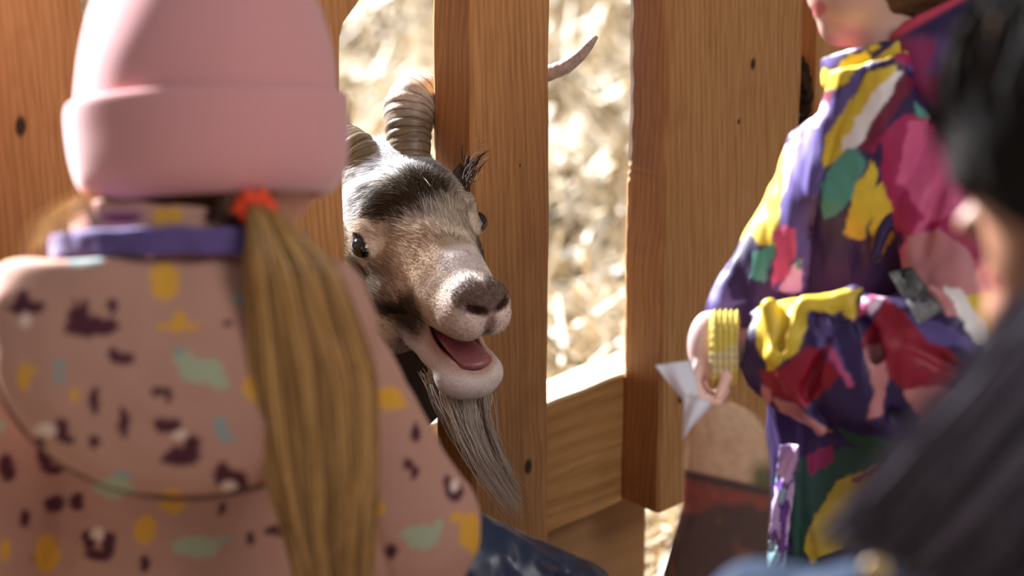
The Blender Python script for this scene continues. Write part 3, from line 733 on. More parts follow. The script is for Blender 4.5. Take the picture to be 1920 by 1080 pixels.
    phs = rs.rand(M, 1) * 6.28; lp = np.sin(np.round(an * 3.5)[:, None] * 2.3 + t[None] * 6)
    Pth = np.stack([cu + ex[:, :1] * hw + 5 * np.sin(t * 7 + phs) * (.3 + t) + 9 * lp * t, cv + 0 * ex[:, :1] + 6 * rs.randn(M, 1) * t, cw + ex[:, 1:] * hd + 4 * np.sin(t * 7 + phs * 1.3)], -1)
    ln = rs.uniform(.72, 1.03, M); Pth = np.stack([np.stack([np.interp(t * l_, t, Pth[i, :, c_]) for c_ in range(3)], -1) for i, l_ in enumerate(ln)])
    lk = (np.round(an * 5) % 3)[:, None] / 2.0
    u_ = np.clip(.5 * rs.rand(M, 1) + .5 * lk, 0, 1); hc = srgb(128, 86, 42) * (1 - u_) + srgb(230, 182, 112) * u_
    V, F, C = ribbons(fr.to(Pth.reshape(-1, 3)).reshape(M, S, 3), rs.uniform(2.5, 5.5, M) * k, hc, side=fr.vec([0, 0, 1]).reshape(1, 1, 3) + .5 * rs.randn(M, 1, 3), tip=.35)
    o = mesh_obj('ponytail', V, F, hairm, root, col=C); o['kind'] = 'stuff'
    # loose strands lit at the left of the collar
    M = 46; t = np.linspace(0, 1, 12); b0 = rs.rand(M, 1)
    Pth = np.stack([235 - 50 * b0 - (120 + 30 * rs.rand(M, 1)) * np.sin(t * 1.5) + rs.randn(M, 1) * 5, 375 + 12 * rs.randn(M, 1) + (95 + 25 * b0) * t ** 1.6, -60 - 40 * rs.rand(M, 1) - 30 * t], -1)
    V, F, C = ribbons(fr.to(Pth.reshape(-1, 3)).reshape(M, 12, 3), np.full(M, 2.2) * k, np.tile(srgb(205, 170, 120), (M, 1)), side=fr.vec([0, 0, 1]).reshape(1, 1, 3) + .3 * rs.randn(M, 1, 3))
    mesh_obj('loose_hair', V, F, hairm, root, col=C)
    # ---- coat with its print
    pink = srgb(190, 144, 126); plum = srgb(84, 40, 52); must = srgb(222, 165, 62); sage = srgb(172, 180, 150); blu = srgb(140, 160, 158); cream = srgb(232, 205, 190)
    el = []
    def e(col, *L):
        for it in L: el.append((col,) + tuple(it))
    e(plum, (182, 610, 50, 20), (158, 592, 22, 18), (150, 572, 6, 12), (172, 568, 6, 14), (220, 575, 11, 15), (238, 666, 22, 12), (222, 655, 9, 9), (62, 575, 38, 15), (55, 560, 16, 18), (52, 548, 5, 10),
      (188, 745, 9, 26), (240, 788, 11, 26), (236, 760, 5, 10), (126, 798, 14, 24), (138, 815, 14, 10), (184, 818, 10, 14), (82, 850, 16, 40), (95, 885, 22, 12), (318, 790, 26, 12), (300, 785, 7, 12), (336, 788, 6, 12),
      (345, 845, 36, 20), (362, 825, 16, 22), (315, 852, 12, 6), (300, 728, 14, 9), (318, 735, 8, 12), (415, 880, 14, 26), (448, 905, 16, 26), (428, 882, 26, 12), (415, 962, 9, 12), (10, 880, 18, 26), (95, 955, 20, 18),
      (140, 950, 15, 18), (42, 978, 11, 20), (160, 1025, 12, 24), (200, 1030, 14, 26), (178, 1052, 30, 10), (470, 1020, 9, 14), (425, 605, 13, 7), (790, 815, 10, 20), (772, 878, 13, 12), (786, 896, 8, 16), (868, 935, 20, 18),
      (852, 915, 8, 10), (740, 1045, 11, 18), (520, 1005, 22, 12), (700, 920, 14, 16), (640, 640, 12, 8), (560, 900, 26, 18), (-60, 700, 30, 18), (-80, 900, 26, 40), (850, 830, 10, 16), (60, 1060, 9, 9), (270, 1065, 10, 18))
    e(must, (312, 528, 28, 34), (312, 505, 10, 12), (338, 600, 12, 22), (318, 612, 22, 6), (362, 610, 16, 6), (325, 938, 27, 32), (270, 1000, 24, 28), (80, 1050, 24, 42), (60, 700, 11, 30), (75, 690, 12, 8), (470, 720, 15, 26), (735, 750, 30, 22),
      (758, 765, 18, 8), (700, 965, 30, 18), (690, 940, 12, 24), (895, 1010, 22, 38), (915, 1040, 20, 20), (452, 482, 24, 14), (150, 735, 8, 14), (640, 960, 20, 24), (870, 985, 14, 10), (-40, 560, 12, 30), (5, 1040, 10, 20))
    e(sage, (378, 688, 42, 24), (345, 668, 18, 16), (410, 710, 18, 14), (212, 915, 46, 26), (232, 890, 16, 14), (185, 900, 10, 14), (368, 1032, 46, 22), (420, 1020, 14, 10), (800, 1020, 36, 24), (770, 1012, 14, 10), (832, 1000, 12, 12), (660, 760, 24, 16), (-20, 800, 30, 20))
    e(blu, (124, 700, 10, 10), (125, 680, 14, 8), (412, 790, 12, 20), (422, 812, 16, 8), (340, 655, 8, 8), (170, 490, 34, 10), (238, 878, 20, 8), (424, 1018, 10, 7), (452, 560, 20, 10), (690, 690, 14, 10))
    e(cream, (430, 905, 14, 18), (180, 1012, 14, 14), (868, 920, 10, 12), (340, 805, 14, 8), (60, 600, 12, 16), (100, 800, 20, 12))
    def printcol(V, N, sc=1.0):
        c = np.tile(pink, (len(V), 1)); wob = 5 * np.stack([vnoise(V, 14), vnoise(V, 14, 5)], 1)
        fac = sstep(-N[:, 2], 0.05, 0.3)
        for (cl, x, y, a, b_) in el:
            q = np.sqrt(((V[:, 0] + wob[:, 0] - x) / a) ** 2 + ((V[:, 1] + wob[:, 1] - y) / b_) ** 2)
            c = mixc(c, cl, fac * (1 - sstep(q, .8, 1.12)))
        # the sides and front carry the same sort of motifs, scattered through the cloth
        q = V / 75.0; cell = np.floor(q); rc = np.random.RandomState(2).rand(16, 16, 16, 4); ci = (cell.astype(int) + 50) & 15; r = rc[ci[:, 0], ci[:, 1], ci[:, 2]]
        dd = np.sqrt((((q - cell - .3 - .4 * r[:, :3]) * np.array([3.2, 3.8, 3.2])) ** 2).sum(1)) + .25 * vnoise(V, 12)
        mt = np.where(r[:, 3:] < .5, plum, np.where(r[:, 3:] < .75, must, sage)); m = ((1 - fac) * (1 - sstep(dd, .7, .95)))[:, None]
        return c * (1 - m) + mt * m
    def crease(p): return 5 * vnoise(p * A(1, .5, 1), 90) + 3 * vnoise(p * A(.7, 1, 1), 38, 3)
    def coat(p):
        sq = (1, 1, .62)
        d = cone(p, (365, 650, W(650, 10)), (385, 1300, W(1300, 0)), 235, 330, sq)
        d = smin(d, cone(p, (600, 640, W(640, 0)), (765, 1010, W(1010, -40)), 112, 150, (1, 1, .8)), 55)       # right arm
        d = smin(d, cone(p, (765, 1010, W(1010, -40)), (720, 1250, W(1250, 130)), 150, 120, (1, 1, .8)), 40)
        d = smin(d, cone(p, (110, 620, W(620, 0)), (-40, 980, W(980, -30)), 118, 140, (1, 1, .8)), 55)
        d = smin(d, cone(p, (-40, 980, W(980, -30)), (20, 1250, W(1250, 130)), 140, 115, (1, 1, .8)), 40)
        d = smax(d, 486 - p[..., 1] + .12 * (p[..., 2] - 0), 12)
        g = np.abs(p[..., 0] - (600 + .30 * (p[..., 1] - 640))); d = d + 7 * np.exp(-(g / 9) ** 2) * (p[..., 1] > 640)       # sleeve seam
        return d + crease(p)
    V, F = nets(coat, (-200, 440, -260), (960, 1330, 640), 6.5)
    cm = attr_mat('printed_coat', 0.75, 0.25, noise=.05, bscale=700, bump=.15)
    mesh_obj('coat', fr.to(V), F, cm, root, col=printcol(V, vnormals(V, F)))
    def hood(p):
        d = ell(p, (350, 640, -120), (352, 285, 120)); d = smin(d, cone(p, (60, 565, -70), (200, 545, -105), 82, 84), 50)
        d = smax(d, 488 - p[..., 1], 14)
        d = smax(d, -cone(p, (350, 455, -60), (350, 560, -70), 150, 60, (1.6, 1, .7)), 12)
        return d + crease(p + 31)
    V, F = nets(hood, (-60, 450, -290), (730, 950, 60), 5.5)
    hd_ = mesh_obj('hood', fr.to(V), F, cm, root, col=printcol(V, vnormals(V, F)))
    # seam piping of the hood
    a_ = np.linspace(rad(20), rad(172), 60); sm_ = np.stack([350 + 356 * np.cos(a_), 640 + 288 * np.sin(a_), -108 + 0 * a_], 1)
    sv, sf = tube(fr.to(sm_), np.full(60, 5.5) * k, 8); mesh_obj('hood_seam', sv, np.array([f for f in sf if len(f) == 4]), flat_mat('seam_brown', srgb(120, 84, 74), .8), hd_)
    # collar and purple lining
    def ring(uc, vc, wc, ru, rw, h, th, tilt, sl=0.0):
        def f(p):
            x = p[..., 0] - uc; z = p[..., 2] - wc; y = p[..., 1] - vc - tilt * z - sl * x
            q = np.sqrt((x / ru) ** 2 + (z / rw) ** 2); dr = np.abs(q - 1) * min(ru, rw) - th
            return smax(smax(dr, np.abs(y) - h, 10), p[..., 0] - 545 + .2 * p[..., 2], 10) + 4 * vnoise(p, 40)
        return f
    V, F = nets(ring(350, 436, 20, 200, 196, 36, 16, .05, .11), (110, 350, -230), (600, 500, 270), 6)
    c = printcol(V, vnormals(V, F))
    for (x, y, a, b_, cl) in ((330, 408, 16, 14, must), (305, 410, 14, 16, must), (395, 410, 12, 14, plum), (235, 412, 40, 10, srgb(120, 60, 90))):
        q = np.sqrt(((V[:, 0] - x) / a) ** 2 + ((V[:, 1] - y) / b_) ** 2); c = mixc(c, cl, (1 - sstep(q, .8, 1.1)) * (V[:, 2] < 0))
    mesh_obj('collar', fr.to(V), F, cm, root, col=c)
    V, F = nets(ring(362, 466, 0, 244, 232, 25, 22, .04), (60, 410, -290), (650, 520, 280), 6)
    pm = flat_mat('purple_lining', srgb(96, 78, 134), .8, .2, .1, 60, .3, .3); mesh_obj('hood_lining', fr.to(V), F, pm, root)
    # legs
    hp = fr.to([(390, 1250, W(1250))])[0]; dk = flat_mat('dark_trousers', srgb(60, 62, 84), .8); bm = flat_mat('boot_rubber', srgb(70, 50, 90), .4)
    for s in (-1, 1):
        limb_world('trouser_leg', [(hp[0] + s * .07, hp[1], hp[2] - .08), (hp[0] + s * .075, hp[1], .28), (hp[0] + s * .075, hp[1], .13)], [.085, .062, .058], dk, root)
    boots(root, [(hp[0] - .075, hp[1]), (hp[0] + .075, hp[1])], bm)
left_child()
# ---------------------------------------------------------------- right child: colourful patterned snowsuit, profile facing left
Y_ = srgb(214, 184, 54); DP = srgb(48, 30, 76); VI = srgb(92, 78, 140); MG = srgb(160, 34, 84); PK = srgb(204, 88, 132); LP = srgb(232, 196, 222); TE = srgb(84, 150, 136)
GR = srgb(42, 84, 66); CR = srgb(140, 20, 42); DU = srgb(190, 124, 126); MA = srgb(110, 28, 58); WH = srgb(232, 226, 224); GY = srgb(120, 122, 122)
PAT = [  # torso, collar, placket
 (DP, [(1440, 140), (1960, 140), (1960, 1100), (1300, 1100), (1300, 300)]),
 (VI, [(1320, 520), (1360, 500), (1400, 560), (1330, 600)]),
 (Y_, [(1455, 285), (1490, 262), (1486, 350), (1462, 470), (1440, 462), (1400, 436), (1356, 490), (1340, 530), (1346, 450), (1400, 380), (1432, 340)]),
 (DP, [(1425, 300), (1455, 290), (1460, 320), (1438, 345), (1420, 350)]),
 (DP, [(1358, 455), (1400, 446), (1448, 462), (1455, 540), (1370, 560), (1352, 500)]),
 (TE, [(1412, 468), (1450, 458), (1446, 505), (1430, 528), (1405, 520)]),
 (LP, [(1470, 270), (1500, 255), (1486, 340), (1470, 420)]),
 (MA, [(1522, 168), (1562, 172), (1555, 205), (1508, 250), (1490, 262)]),
 (Y_, [(1525, 138), (1560, 128), (1625, 102), (1636, 118), (1600, 150), (1570, 172), (1526, 170)]),
 (LP, [(1580, 98), (1608, 78), (1616, 90), (1600, 112)]),
 (VI, [(1545, 120), (1580, 100), (1596, 108), (1560, 128)]),
 (Y_, [(1618, 86), (1640, 76), (1648, 92), (1632, 104)]),
 (VI, [(1602, 148), (1626, 132), (1608, 170), (1572, 232), (1545, 320), (1522, 430), (1512, 545), (1450, 545), (1466, 380), (1492, 270), (1520, 240), (1560, 192)]),
 (LP, [(1512, 212), (1544, 190), (1556, 215), (1536, 240), (1516, 236)]),
 (PK, [(1452, 430), (1472, 420), (1492, 428), (1490, 480), (1478, 520), (1448, 540)]),
 (LP, [(1488, 500), (1505, 488), (1505, 545), (1460, 545)]),
 (TE, [(1494, 488), (1504, 486), (1504, 506), (1494, 506)]),
 (Y_, [(1630, 140), (1676, 128), (1660, 170), (1618, 220), (1578, 290), (1545, 322), (1540, 300), (1565, 235), (1596, 190)]),
 (WH, [(1672, 140), (1690, 138), (1640, 236), (1606, 284), (1572, 284), (1600, 240), (1640, 180)]),
 (MA, [(1690, 140), (1712, 160), (1652, 260), (1640, 285), (1606, 286), (1640, 236)]),
 (TE, [(1545, 332), (1576, 286), (1606, 282), (1618, 300), (1608, 362), (1572, 400), (1548, 412), (1538, 380)]),
 (Y_, [(1586, 440), (1598, 380), (1628, 300), (1640, 330), (1632, 400), (1622, 450), (1600, 452)]),
 (Y_, [(1638, 356), (1660, 340), (1676, 372), (1680, 420), (1656, 470), (1644, 494), (1634, 440), (1630, 390)]),
 (MG, [(1628, 280), (1660, 250), (1700, 215), (1750, 222), (1770, 270), (1800, 330), (1845, 440), (1850, 540), (1790, 560), (1720, 500), (1676, 420), (1652, 340)]),
 (PK, [(1700, 232), (1735, 222), (1756, 270), (1770, 320), (1716, 340), (1680, 350), (1690, 290)]),
 (DP, [(1628, 290), (1648, 268), (1652, 300), (1640, 330)]),
 (DP, [(1690, 370), (1710, 362), (1722, 400), (1700, 412), (1682, 410)]),
 (DU, [(1700, 440), (1760, 430), (1808, 470), (1830, 560), (1780, 548), (1730, 520), (1690, 500)]),
 (TE, [(1716, 196), (1730, 204), (1752, 226), (1722, 220)]),
 (VI, [(1700, 130), (1800, 70), (1850, 130), (1830, 200), (1740, 160)]),
 (MG, [(1670, 110), (1720, 92), (1740, 100), (1700, 130), (1684, 126)]),
 (Y_, [(1638, 116), (1700, 72), (1718, 92), (1672, 112), (1640, 120)]),
 (WH, [(1776, 540), (1800, 530), (1830, 560), (1790, 566)]),
 (Y_, [(1790, 560), (1840, 540), (1896, 640), (1900, 690), (1850, 680), (1812, 620)]),
 (GR, [(1480, 870), (1600, 840), (1760, 850), (1560, 910), (1520, 1000), (1500, 1080), (1480, 1080)]),
 (MG, [(1510, 860), (1560, 838), (1570, 870), (1520, 900)]),
 (Y_, [(1504, 1048), (1520, 990), (1560, 915), (1640, 872), (1760, 866), (1760, 1000), (1620, 1020), (1520, 1070)]),
 (MG, [(1592, 905), (1640, 875), (1690, 868), (1690, 876), (1640, 884), (1600, 912)]),
]
SLV = [  # sleeve (upper arm and gathered forearm)
 (DP, [(1200, 100), (2000, 100), (2000, 1100), (1200, 1100)]),
 (MG, [(1640, 280), (1700, 215), (1760, 240), (1830, 380), (1850, 520), (1790, 560), (1720, 500), (1680, 430)]),
 (PK, [(1690, 232), (1740, 226), (1790, 330), (1810, 400), (1740, 420), (1690, 350)]),
 (PK, [(1600, 600), (1640, 530), (1720, 420), (1750, 400), (1700, 480), (1640, 570)]),
 (DU, [(1700, 440), (1760, 430), (1808, 470), (1850, 560), (1840, 600), (1770, 590), (1690, 500)]),
 (Y_, [(1780, 560), (1850, 540), (1905, 640), (1910, 700), (1850, 680), (1812, 620)]),
 (WH, [(1760, 540), (1790, 535), (1830, 590), (1850, 650), (1830, 650), (1790, 590)]),
 (Y_, [(1422, 552), (1460, 545), (1512, 548), (1560, 538), (1606, 548), (1600, 580), (1560, 586), (1520, 582), (1506, 640), (1468, 676), (1440, 694), (1424, 640)]),
 (Y_, [(1580, 560), (1616, 536), (1600, 600), (1582, 590)]),
 (CR, [(1424, 692), (1470, 684), (1512, 640), (1560, 650), (1580, 700), (1540, 730), (1510, 760), (1450, 740)]),
 (DU, [(1430, 720), (1450, 730), (1440, 790), (1428, 800)]),
 (DU, [(1450, 745), (1500, 758), (1560, 800), (1540, 830), (1470, 800)]),
 (VI, [(1514, 590), (1558, 600), (1580, 660), (1604, 720), (1580, 700), (1540, 640)]),
 (PK, [(1548, 640), (1562, 640), (1604, 722), (1592, 722)]),
 (CR, [(1640, 590), (1660, 560), (1700, 590), (1760, 640), (1800, 680), (1770, 720), (1690, 720), (1640, 690), (1616, 640)]),
 (LP, [(1620, 566), (1650, 548), (1660, 556), (1630, 590)]),
 (DU, [(1618, 650), (1650, 640), (1662, 700), (1650, 770), (1624, 776), (1640, 720)]),
 (DU, [(1690, 720), (1760, 715), (1810, 740), (1800, 780), (1720, 790)]),
 (VI, [(1690, 585), (1760, 600), (1830, 640), (1820, 655), (1740, 640)]),
 (GR, [(1570, 800), (1640, 812), (1760, 850), (1700, 872), (1600, 850)]),
]
def patcol(V, N, pats, wobble=7, seed=0):
    c = np.tile(DP, (len(V), 1)); U = V[:, 0] + wobble * vnoise(V, 30, seed) + 3 * vnoise(V, 11); Vv = V[:, 1] + wobble * vnoise(V, 30, seed + 7) + 3 * vnoise(V, 11, 4)
    for cl, pts in pats: c = mixc(c, cl, 1 - sstep(poly_d(U, Vv, pts), -2.5, 2.5))
    # round the back the same cloth goes on as big irregular blooms
    pal = np.array([DP, DP, Y_, MG, VI, TE, CR, DU, PK, DP]); rs = np.random.RandomState(9); pts = rs.uniform(-1, 1, (260, 3)) * [520, 900, 420] + [1620, 600, 60]; pid = rs.randint(0, 10, 260)
    bk = (1 - sstep(-N[:, 2], -.25, .05)) > .5; idx = np.where(bk)[0]
    Q = V[idx] + 20 * np.stack([vnoise(V[idx], 40), vnoise(V[idx], 40, 3), vnoise(V[idx], 40, 6)], 1)
    best = np.full(len(idx), 1e18); bi = np.zeros(len(idx), int)
    for i, q in enumerate(pts):
        d = ((Q - q) ** 2).sum(1); m = d < best; best[m] = d[m]; bi[m] = i
    c[idx] = pal[pid[bi]]
    return c * (1 + .10 * vnoise(V, 18, 2)[:, None])
cloth_m = attr_mat('patterned_snowsuit', 0.48, 0.4, noise=.04, bscale=700, bump=.1)
def right_child():
    fr = Frame(1600, 520, 2.43); k = fr.k; T = 0.404
    W = lambda v, w=0: w + T * (v - 300)
    bs = fr.to([(1640, 600, W(600))])[0]
    root = empty('person', (bs[0], bs[1], 0), 'child in a colourful purple, yellow and pink patterned snowsuit standing side on by the fence', 'person')
    # ---- body: head in profile, neck, hand holding the bag neck
    def body(p):
        d = ell(p, (1655, -95, 20), (150, 150, 118))                                   # skull
        d = smin(d, ell(p, (1605, -20, 20), (92, 92, 84)), 30)                         # face mass
        d = smin(d, ell(p, (1566, 52, 20), (24, 24, 32)), 22)                          # chin
        d = smin(d, cone(p, (1660, 0, 20), (1580, 50, 20), 74, 34, (1, 1, .9)), 24)    # jaw
        d = smin(d, ell(p, (1610, 0, -40), (48, 48, 36)), 24)                          # cheek
        d = smin(d, ell(p, (1536, 10, 20), (15, 9, 26)), 7); d = smin(d, ell(p, (1540, 26, 20), (14, 8, 22)), 6)   # lips
        d = smax(d, -ell(p, (1526, 18, 20), (18, 2.5, 24)), 3)
        d = smin(d, ell(p, (1520, -28, 20), (24, 14, 20)), 12); d = smin(d, cone(p, (1522, -32, 20), (1545, -80, 20), 12, 10), 14)
        d = smax(d, -ell(p, (1548, -82, -42), (16, 9, 14)), 8)
        d = smin(d, ell(p, (1700, -70, -108), (20, 36, 12)), 6)                        # ear
        d = smin(d, cone(p, (1665, 20, 30), (1672, 170, W(170)), 62, 50), 30)
        d = smin(d, cone(p, (1680, 260, W(260, 20)), (1640, 1100, W(1100, 10)), 44, 80), 30)
        # forearm and hand
        h = cone(p, (1600, 660, 40), (1395, 655, -40), 70, 40)
        h = smin(h, ell(p, (1333, 648, -44), (42, 66, 36)), 18)                        # palm and back of the hand
        d = np.minimum(d, h)
        # fingers closed round the bag neck, thumb along the near side
        for i, (w0, L) in enumerate(((-72, .92), (-52, 1.0), (-32, .96), (-13, .8))):
            f = chain(p, [(1318, 680, w0 + 6), (1304 + 3 * i, 712, w0), (1318 + 2 * i, 712 + 34 * L, w0 - 2), (1346, 716 + 36 * L, w0 + 2), (1366, 700 + 30 * L, w0 + 8)], [13, 12, 11, 10.5, 8], 4)
            d = smin(d, f, 4)
        th = chain(p, [(1352, 664, -66), (1366, 704, -82), (1352, 738, -84)], [14, 12, 9], 5)
        return smin(d, th, 6)
    V, F = nets(body, (1270, -260, -170), (1830, 1180, 560), 5.2)
    V = relax(V, F, 1)
    c = np.tile(srgb(206, 166, 150), (len(V), 1))
    c = mixc(c, srgb(228, 196, 190), 1 - sstep(V[:, 0], 1350, 1420))  # hand made paler in colour to stand for sunlight on it
    q = np.sqrt(((V[:, 0] - 1534) / 17) ** 2 + ((V[:, 1] - 18) / 15) ** 2); c = mixc(c, srgb(196, 96, 104), .8 * (1 - sstep(q, .7, 1.1)))
    q = np.sqrt(((V[:, 0] - 1610) / 40) ** 2 + ((V[:, 1] + 5) / 34) ** 2); c = mixc(c, srgb(205, 145, 132), .5 * (1 - sstep(q, .2, 1.2)))
    c = mixc(c, srgb(50, 35, 28), (1 - sstep(np.sqrt(((V[:, 0] - 1548) / 14) ** 2 + ((V[:, 1] + 82) / 6) ** 2), .7, 1.1)) * (V[:, 2] < 0))
    mesh_obj('body', fr.to(V), F, skin_m, root, col=c)
    hm = attr_mat('brown_hair', .5, .4, noise=.2, bscale=200)
    def hairf(p):
        d = ell(p, (1690, -110, 25), (150, 170, 138)); d = smax(d, -(p[..., 0] - 1600 - .3 * (p[..., 1] + 100)), 20)
        return d + 5 * vnoise(p * A(1, .3, 1), 16)
    V, F = nets(hairf, (1560, -300, -150), (1870, 90, 200), 7); mesh_obj('hair', fr.to(V), F, hm, root, col=srgb(96, 66, 44)[None] * (1 + .3 * vnoise(V * A(1, .2, 1), 8)[:, None]))
    # ---- snowsuit trunk
    def folds(p): return 9 * vnoise(p * A(1, .3, .8), 44) + 4.5 * vnoise(p * A(1, .4, .8), 20, 3)
    def suit(p):
        d = cone(p, (1620, 330, W(330, 10)), (1610, 620, W(620, 10)), 120, 205, (1, 1, .72))
        d = smin(d, cone(p, (1610, 620, W(620, 10)), (1630, 1180, W(1180, 10)), 185, 190, (1, 1, .72)), 40)
        d = smin(d, cone(p, (1640, 150, W(150)), (1630, 330, W(330)), 82, 130, (1, 1, .85)), 40)
        d = smin(d, cone(p, (1560, 310, 100), (1386, 585, 90), 98, 64), 40)                       # far shoulder and arm on the left
        d = smin(d, cone(p, (1386, 585, 90), (1440, 650, 40), 64, 60), 24)
        # placket ridge and zip groove
        x = p[..., 0] - np.interp(p[..., 1], [130, 230, 330, 430, 560, 1100], [1618, 1572, 1538, 1518, 1506, 1490])
        d = d - 6 * np.exp(-((x + 26) / 20) ** 2) * (p[..., 2] < W(500)) + 6 * np.exp(-((x - 6) / 5) ** 2)
        d = smax(d, 122 - p[..., 1] + .25 * (1640 - p[..., 0]), 8)
        return d + folds(p)
    V, F = nets(suit, (1290, 90, -190), (1880, 1210, 560), 5.2)
    mesh_obj('snowsuit', fr.to(V), F, cloth_m, root, col=patcol(V, vnormals(V, F), PAT))
    # collar, standing round the chin, open towards the front
    def collar(p):
        x = p[..., 0] - 1668; z = p[..., 2] - 30; y = p[..., 1] - (118 + .22 * x * -1 * .6)
        q = np.sqrt((x / 122) ** 2 + (z / 112) ** 2)
        d = smax(np.abs(q - 1) * 112 - 8, np.abs(y) - (34 + .05 * x), 8)
        return d + 4 * vnoise(p, 34)
    V, F = nets(collar, (1520, 30, -110), (1820, 240, 180), 4.5)
    mesh_obj('collar', fr.to(V), F, cloth_m, root, col=patcol(V, vnormals(V, F), PAT))
    # hood hanging at the back, with a pink edge
    def hood(p):
        d = ell(p, (1800, 40, 20), (175, 150, 150)); d = smin(d, ell(p, (1770, 130, 20), (120, 90, 140)), 30)
        cut = (p[..., 0] - 1650) * .55 + (p[..., 1] - 78)      # the open rim runs up to the right
        d = smax(d, -cut, 10)
        return smax(d, -(ell(p, (1780, -10, 20), (150, 110, 125))), 8) + folds(p) * .6
    V, F = nets(hood, (1610, -160, -160), (1990, 260, 190), 6)
    cc = np.tile(srgb(46, 32, 74), (len(V), 1)); nz = sstep(vnoise(V, 60), .1, .35)
    low = sstep(V[:, 1], 60, 100); cc = mixc(cc, srgb(110, 84, 140), .7 * low * (1 - sstep(V[:, 0], 1830, 1880))); cc = mixc(cc, MG, low * nz * .7)
    q = (V[:, 0] - 1650) * .55 + V[:, 1] - 78; cc = mixc(cc, srgb(206, 70, 96), (1 - sstep(q, 10, 24)))
    mesh_obj('hood', fr.to(V), F, cloth_m, root, col=cc)
    # near sleeve, gathered in folds at the forearm
    def sleeve(p):
        d = chain(p, [(1720, 290, 20), (1770, 400, -30), (1800, 560, -70), (1795, 660, -90)], [84, 92, 96, 98], 40, (1, 1, .85))
        f = chain(p, [(1790, 668, -90), (1640, 688, -92), (1520, 672, -72), (1464, 655, -58)], [128, 122, 106, 88], 30, (1, 1, .75))
        d = smin(d, f, 34)
        d = smin(d, cone(p, (1700, 780, -70), (1560, 740, -66), 86, 62, (1, 1, .7)), 34)      # cloth sagging under the arm
        # folds: raised rolls and the creases between them
        for a, b, r, sg, kk in (((1446, 575, -118), (1456, 660, -126), 15, -1, 14), ((1448, 665, -134), (1515, 582, -134), 17, -1, 14), ((1515, 575, -132), (1600, 560, -120), 24, -1, 16),
                                ((1470, 575, -146), (1470, 645, -146), 15, 1, 10), ((1610, 560, -150), (1640, 660, -172), 14, 1, 14), ((1610, 600, -160), (1690, 820, -150), 13, 1, 12),
                                ((1548, 600, -148), (1606, 730, -156), 13, -1, 12), ((1640, 575, -140), (1760, 590, -160), 26, -1, 18), ((1690, 640, -190), (1800, 690, -180), 12, 1, 14),
                                ((1560, 640, -160), (1500, 760, -140), 11, 1, 12), ((1740, 540, -160), (1850, 640, -140), 12, -1, 12), ((1620, 700, -170), (1640, 780, -160), 12, -1, 12),
                                ((1700, 300, -60), (1640, 480, -60), 14, -1, 16), ((1760, 340, -110), (1720, 470, -110), 13, 1, 14), ((1470, 700, -140), (1540, 800, -130), 12, -1, 12)):
            q = cone(p, a, b, r, r)
            d = smin(d, q, kk) if sg < 0 else smax(d, -q, kk)
        d = smax(d, -ell(p, (1412, 652, -52), (46, 60, 46)), 8)        # open cuff end
        return d + folds(p) * .7
    V, F = nets(sleeve, (1350, 190, -260), (1930, 900, 110), 4.6)
    slv = mesh_obj('sleeve', fr.to(V), F, cloth_m, root, col=patcol(V, vnormals(V, F), SLV, 6, 3))
    # knitted cuff: ribbed yellow and white
    def cuff(p):
        q = p - A(1361, 652, -48); x = q[..., 0]; r = np.sqrt((q[..., 1] / 1.28) ** 2 + q[..., 2] ** 2); an = np.arctan2(q[..., 2], q[..., 1] / 1.28)
        return smax(np.abs(r - 47 - .0 * x) - 7 - 3.2 * np.sin(x * .6) - 1.2 * np.sin(an * 26), np.abs(x) - 27, 6)
    V, F = nets(cuff, (1325, 570, -125), (1420, 735, 40), 3)
    cf = np.where((np.abs(V[:, 1] - 676 + .4 * (V[:, 0] - 1360)) < 22)[:, None] & (np.sin(V[:, 1] * .6) > -.3)[:, None], srgb(200, 194, 176), srgb(210, 192, 100)); mesh_obj('knitted_cuff', fr.to(V), F, attr_mat('rib_knit', .9, .1), root, col=cf)
    # reflective patch on the elbow
    pts = [(1664, 512), (1706, 500), (1764, 578), (1718, 606)]; n = 12; V = []
    for i in range(n):
        for j in range(n):
            a, b = i / (n - 1), j / (n - 1); p_ = (1 - a) * ((1 - b) * np.array(pts[0]) + b * np.array(pts[3])) + a * ((1 - b) * np.array(pts[1]) + b * np.array(pts[2]))
            V.append((p_[0], p_[1], 0))
    V = np.array(V)
    for i, q in enumerate(V):      # drop the patch on to the cloth
        ws = np.arange(-240, 40, 2.0); s_ = sleeve(np.stack([np.full(len(ws), q[0]), np.full(len(ws), q[1]), ws], 1).astype(np.float32)); hit = np.where(s_ < 0)[0]
        V[i, 2] = (ws[hit[0]] if len(hit) else -170) - 3
    V2 = V + np.array([0, 0, 5]); VV = np.vstack([V, V2]); F = []; N_ = n * n
    for i in range(n - 1):
        for j in range(n - 1): a = i * n + j; F += [(a, a + 1, a + n + 1, a + n), (N_ + a, N_ + a + n, N_ + a + n + 1, N_ + a + 1)]
    bd = [i for i in range(n)] + [i * n + n - 1 for i in range(1, n)] + [(n - 1) * n + j for j in range(n - 2, -1, -1)] + [i * n for i in range(n - 2, 0, -1)]
    for a, b in zip(bd, bd[1:] + bd[:1]): F.append((a, b, N_ + b, N_ + a))
    mesh_obj('reflective_patch', fr.to(VV), np.array(F), flat_mat('reflective_grey', srgb(122, 124, 124), .45, .5, .3, 300, .4), slv)
    # shiny lilac lining strip hanging below the sleeve
    rs = np.random.RandomState(4)
    def strip(p):
        cu = np.interp(p[..., 1], [830, 1100], [1482, 1448]); r = np.abs(p[..., 0] - cu) - 19; z = np.abs(p[..., 2] - (W(900) - 225 + .36 * (p[..., 1] - 900)) - 9 * np.sin((p[..., 0] + .4 * p[..., 1]) * .16)) - 6
        return smax(smax(r, z, 5), 832 - p[..., 1], 5) + 2 * vnoise(p, 14)
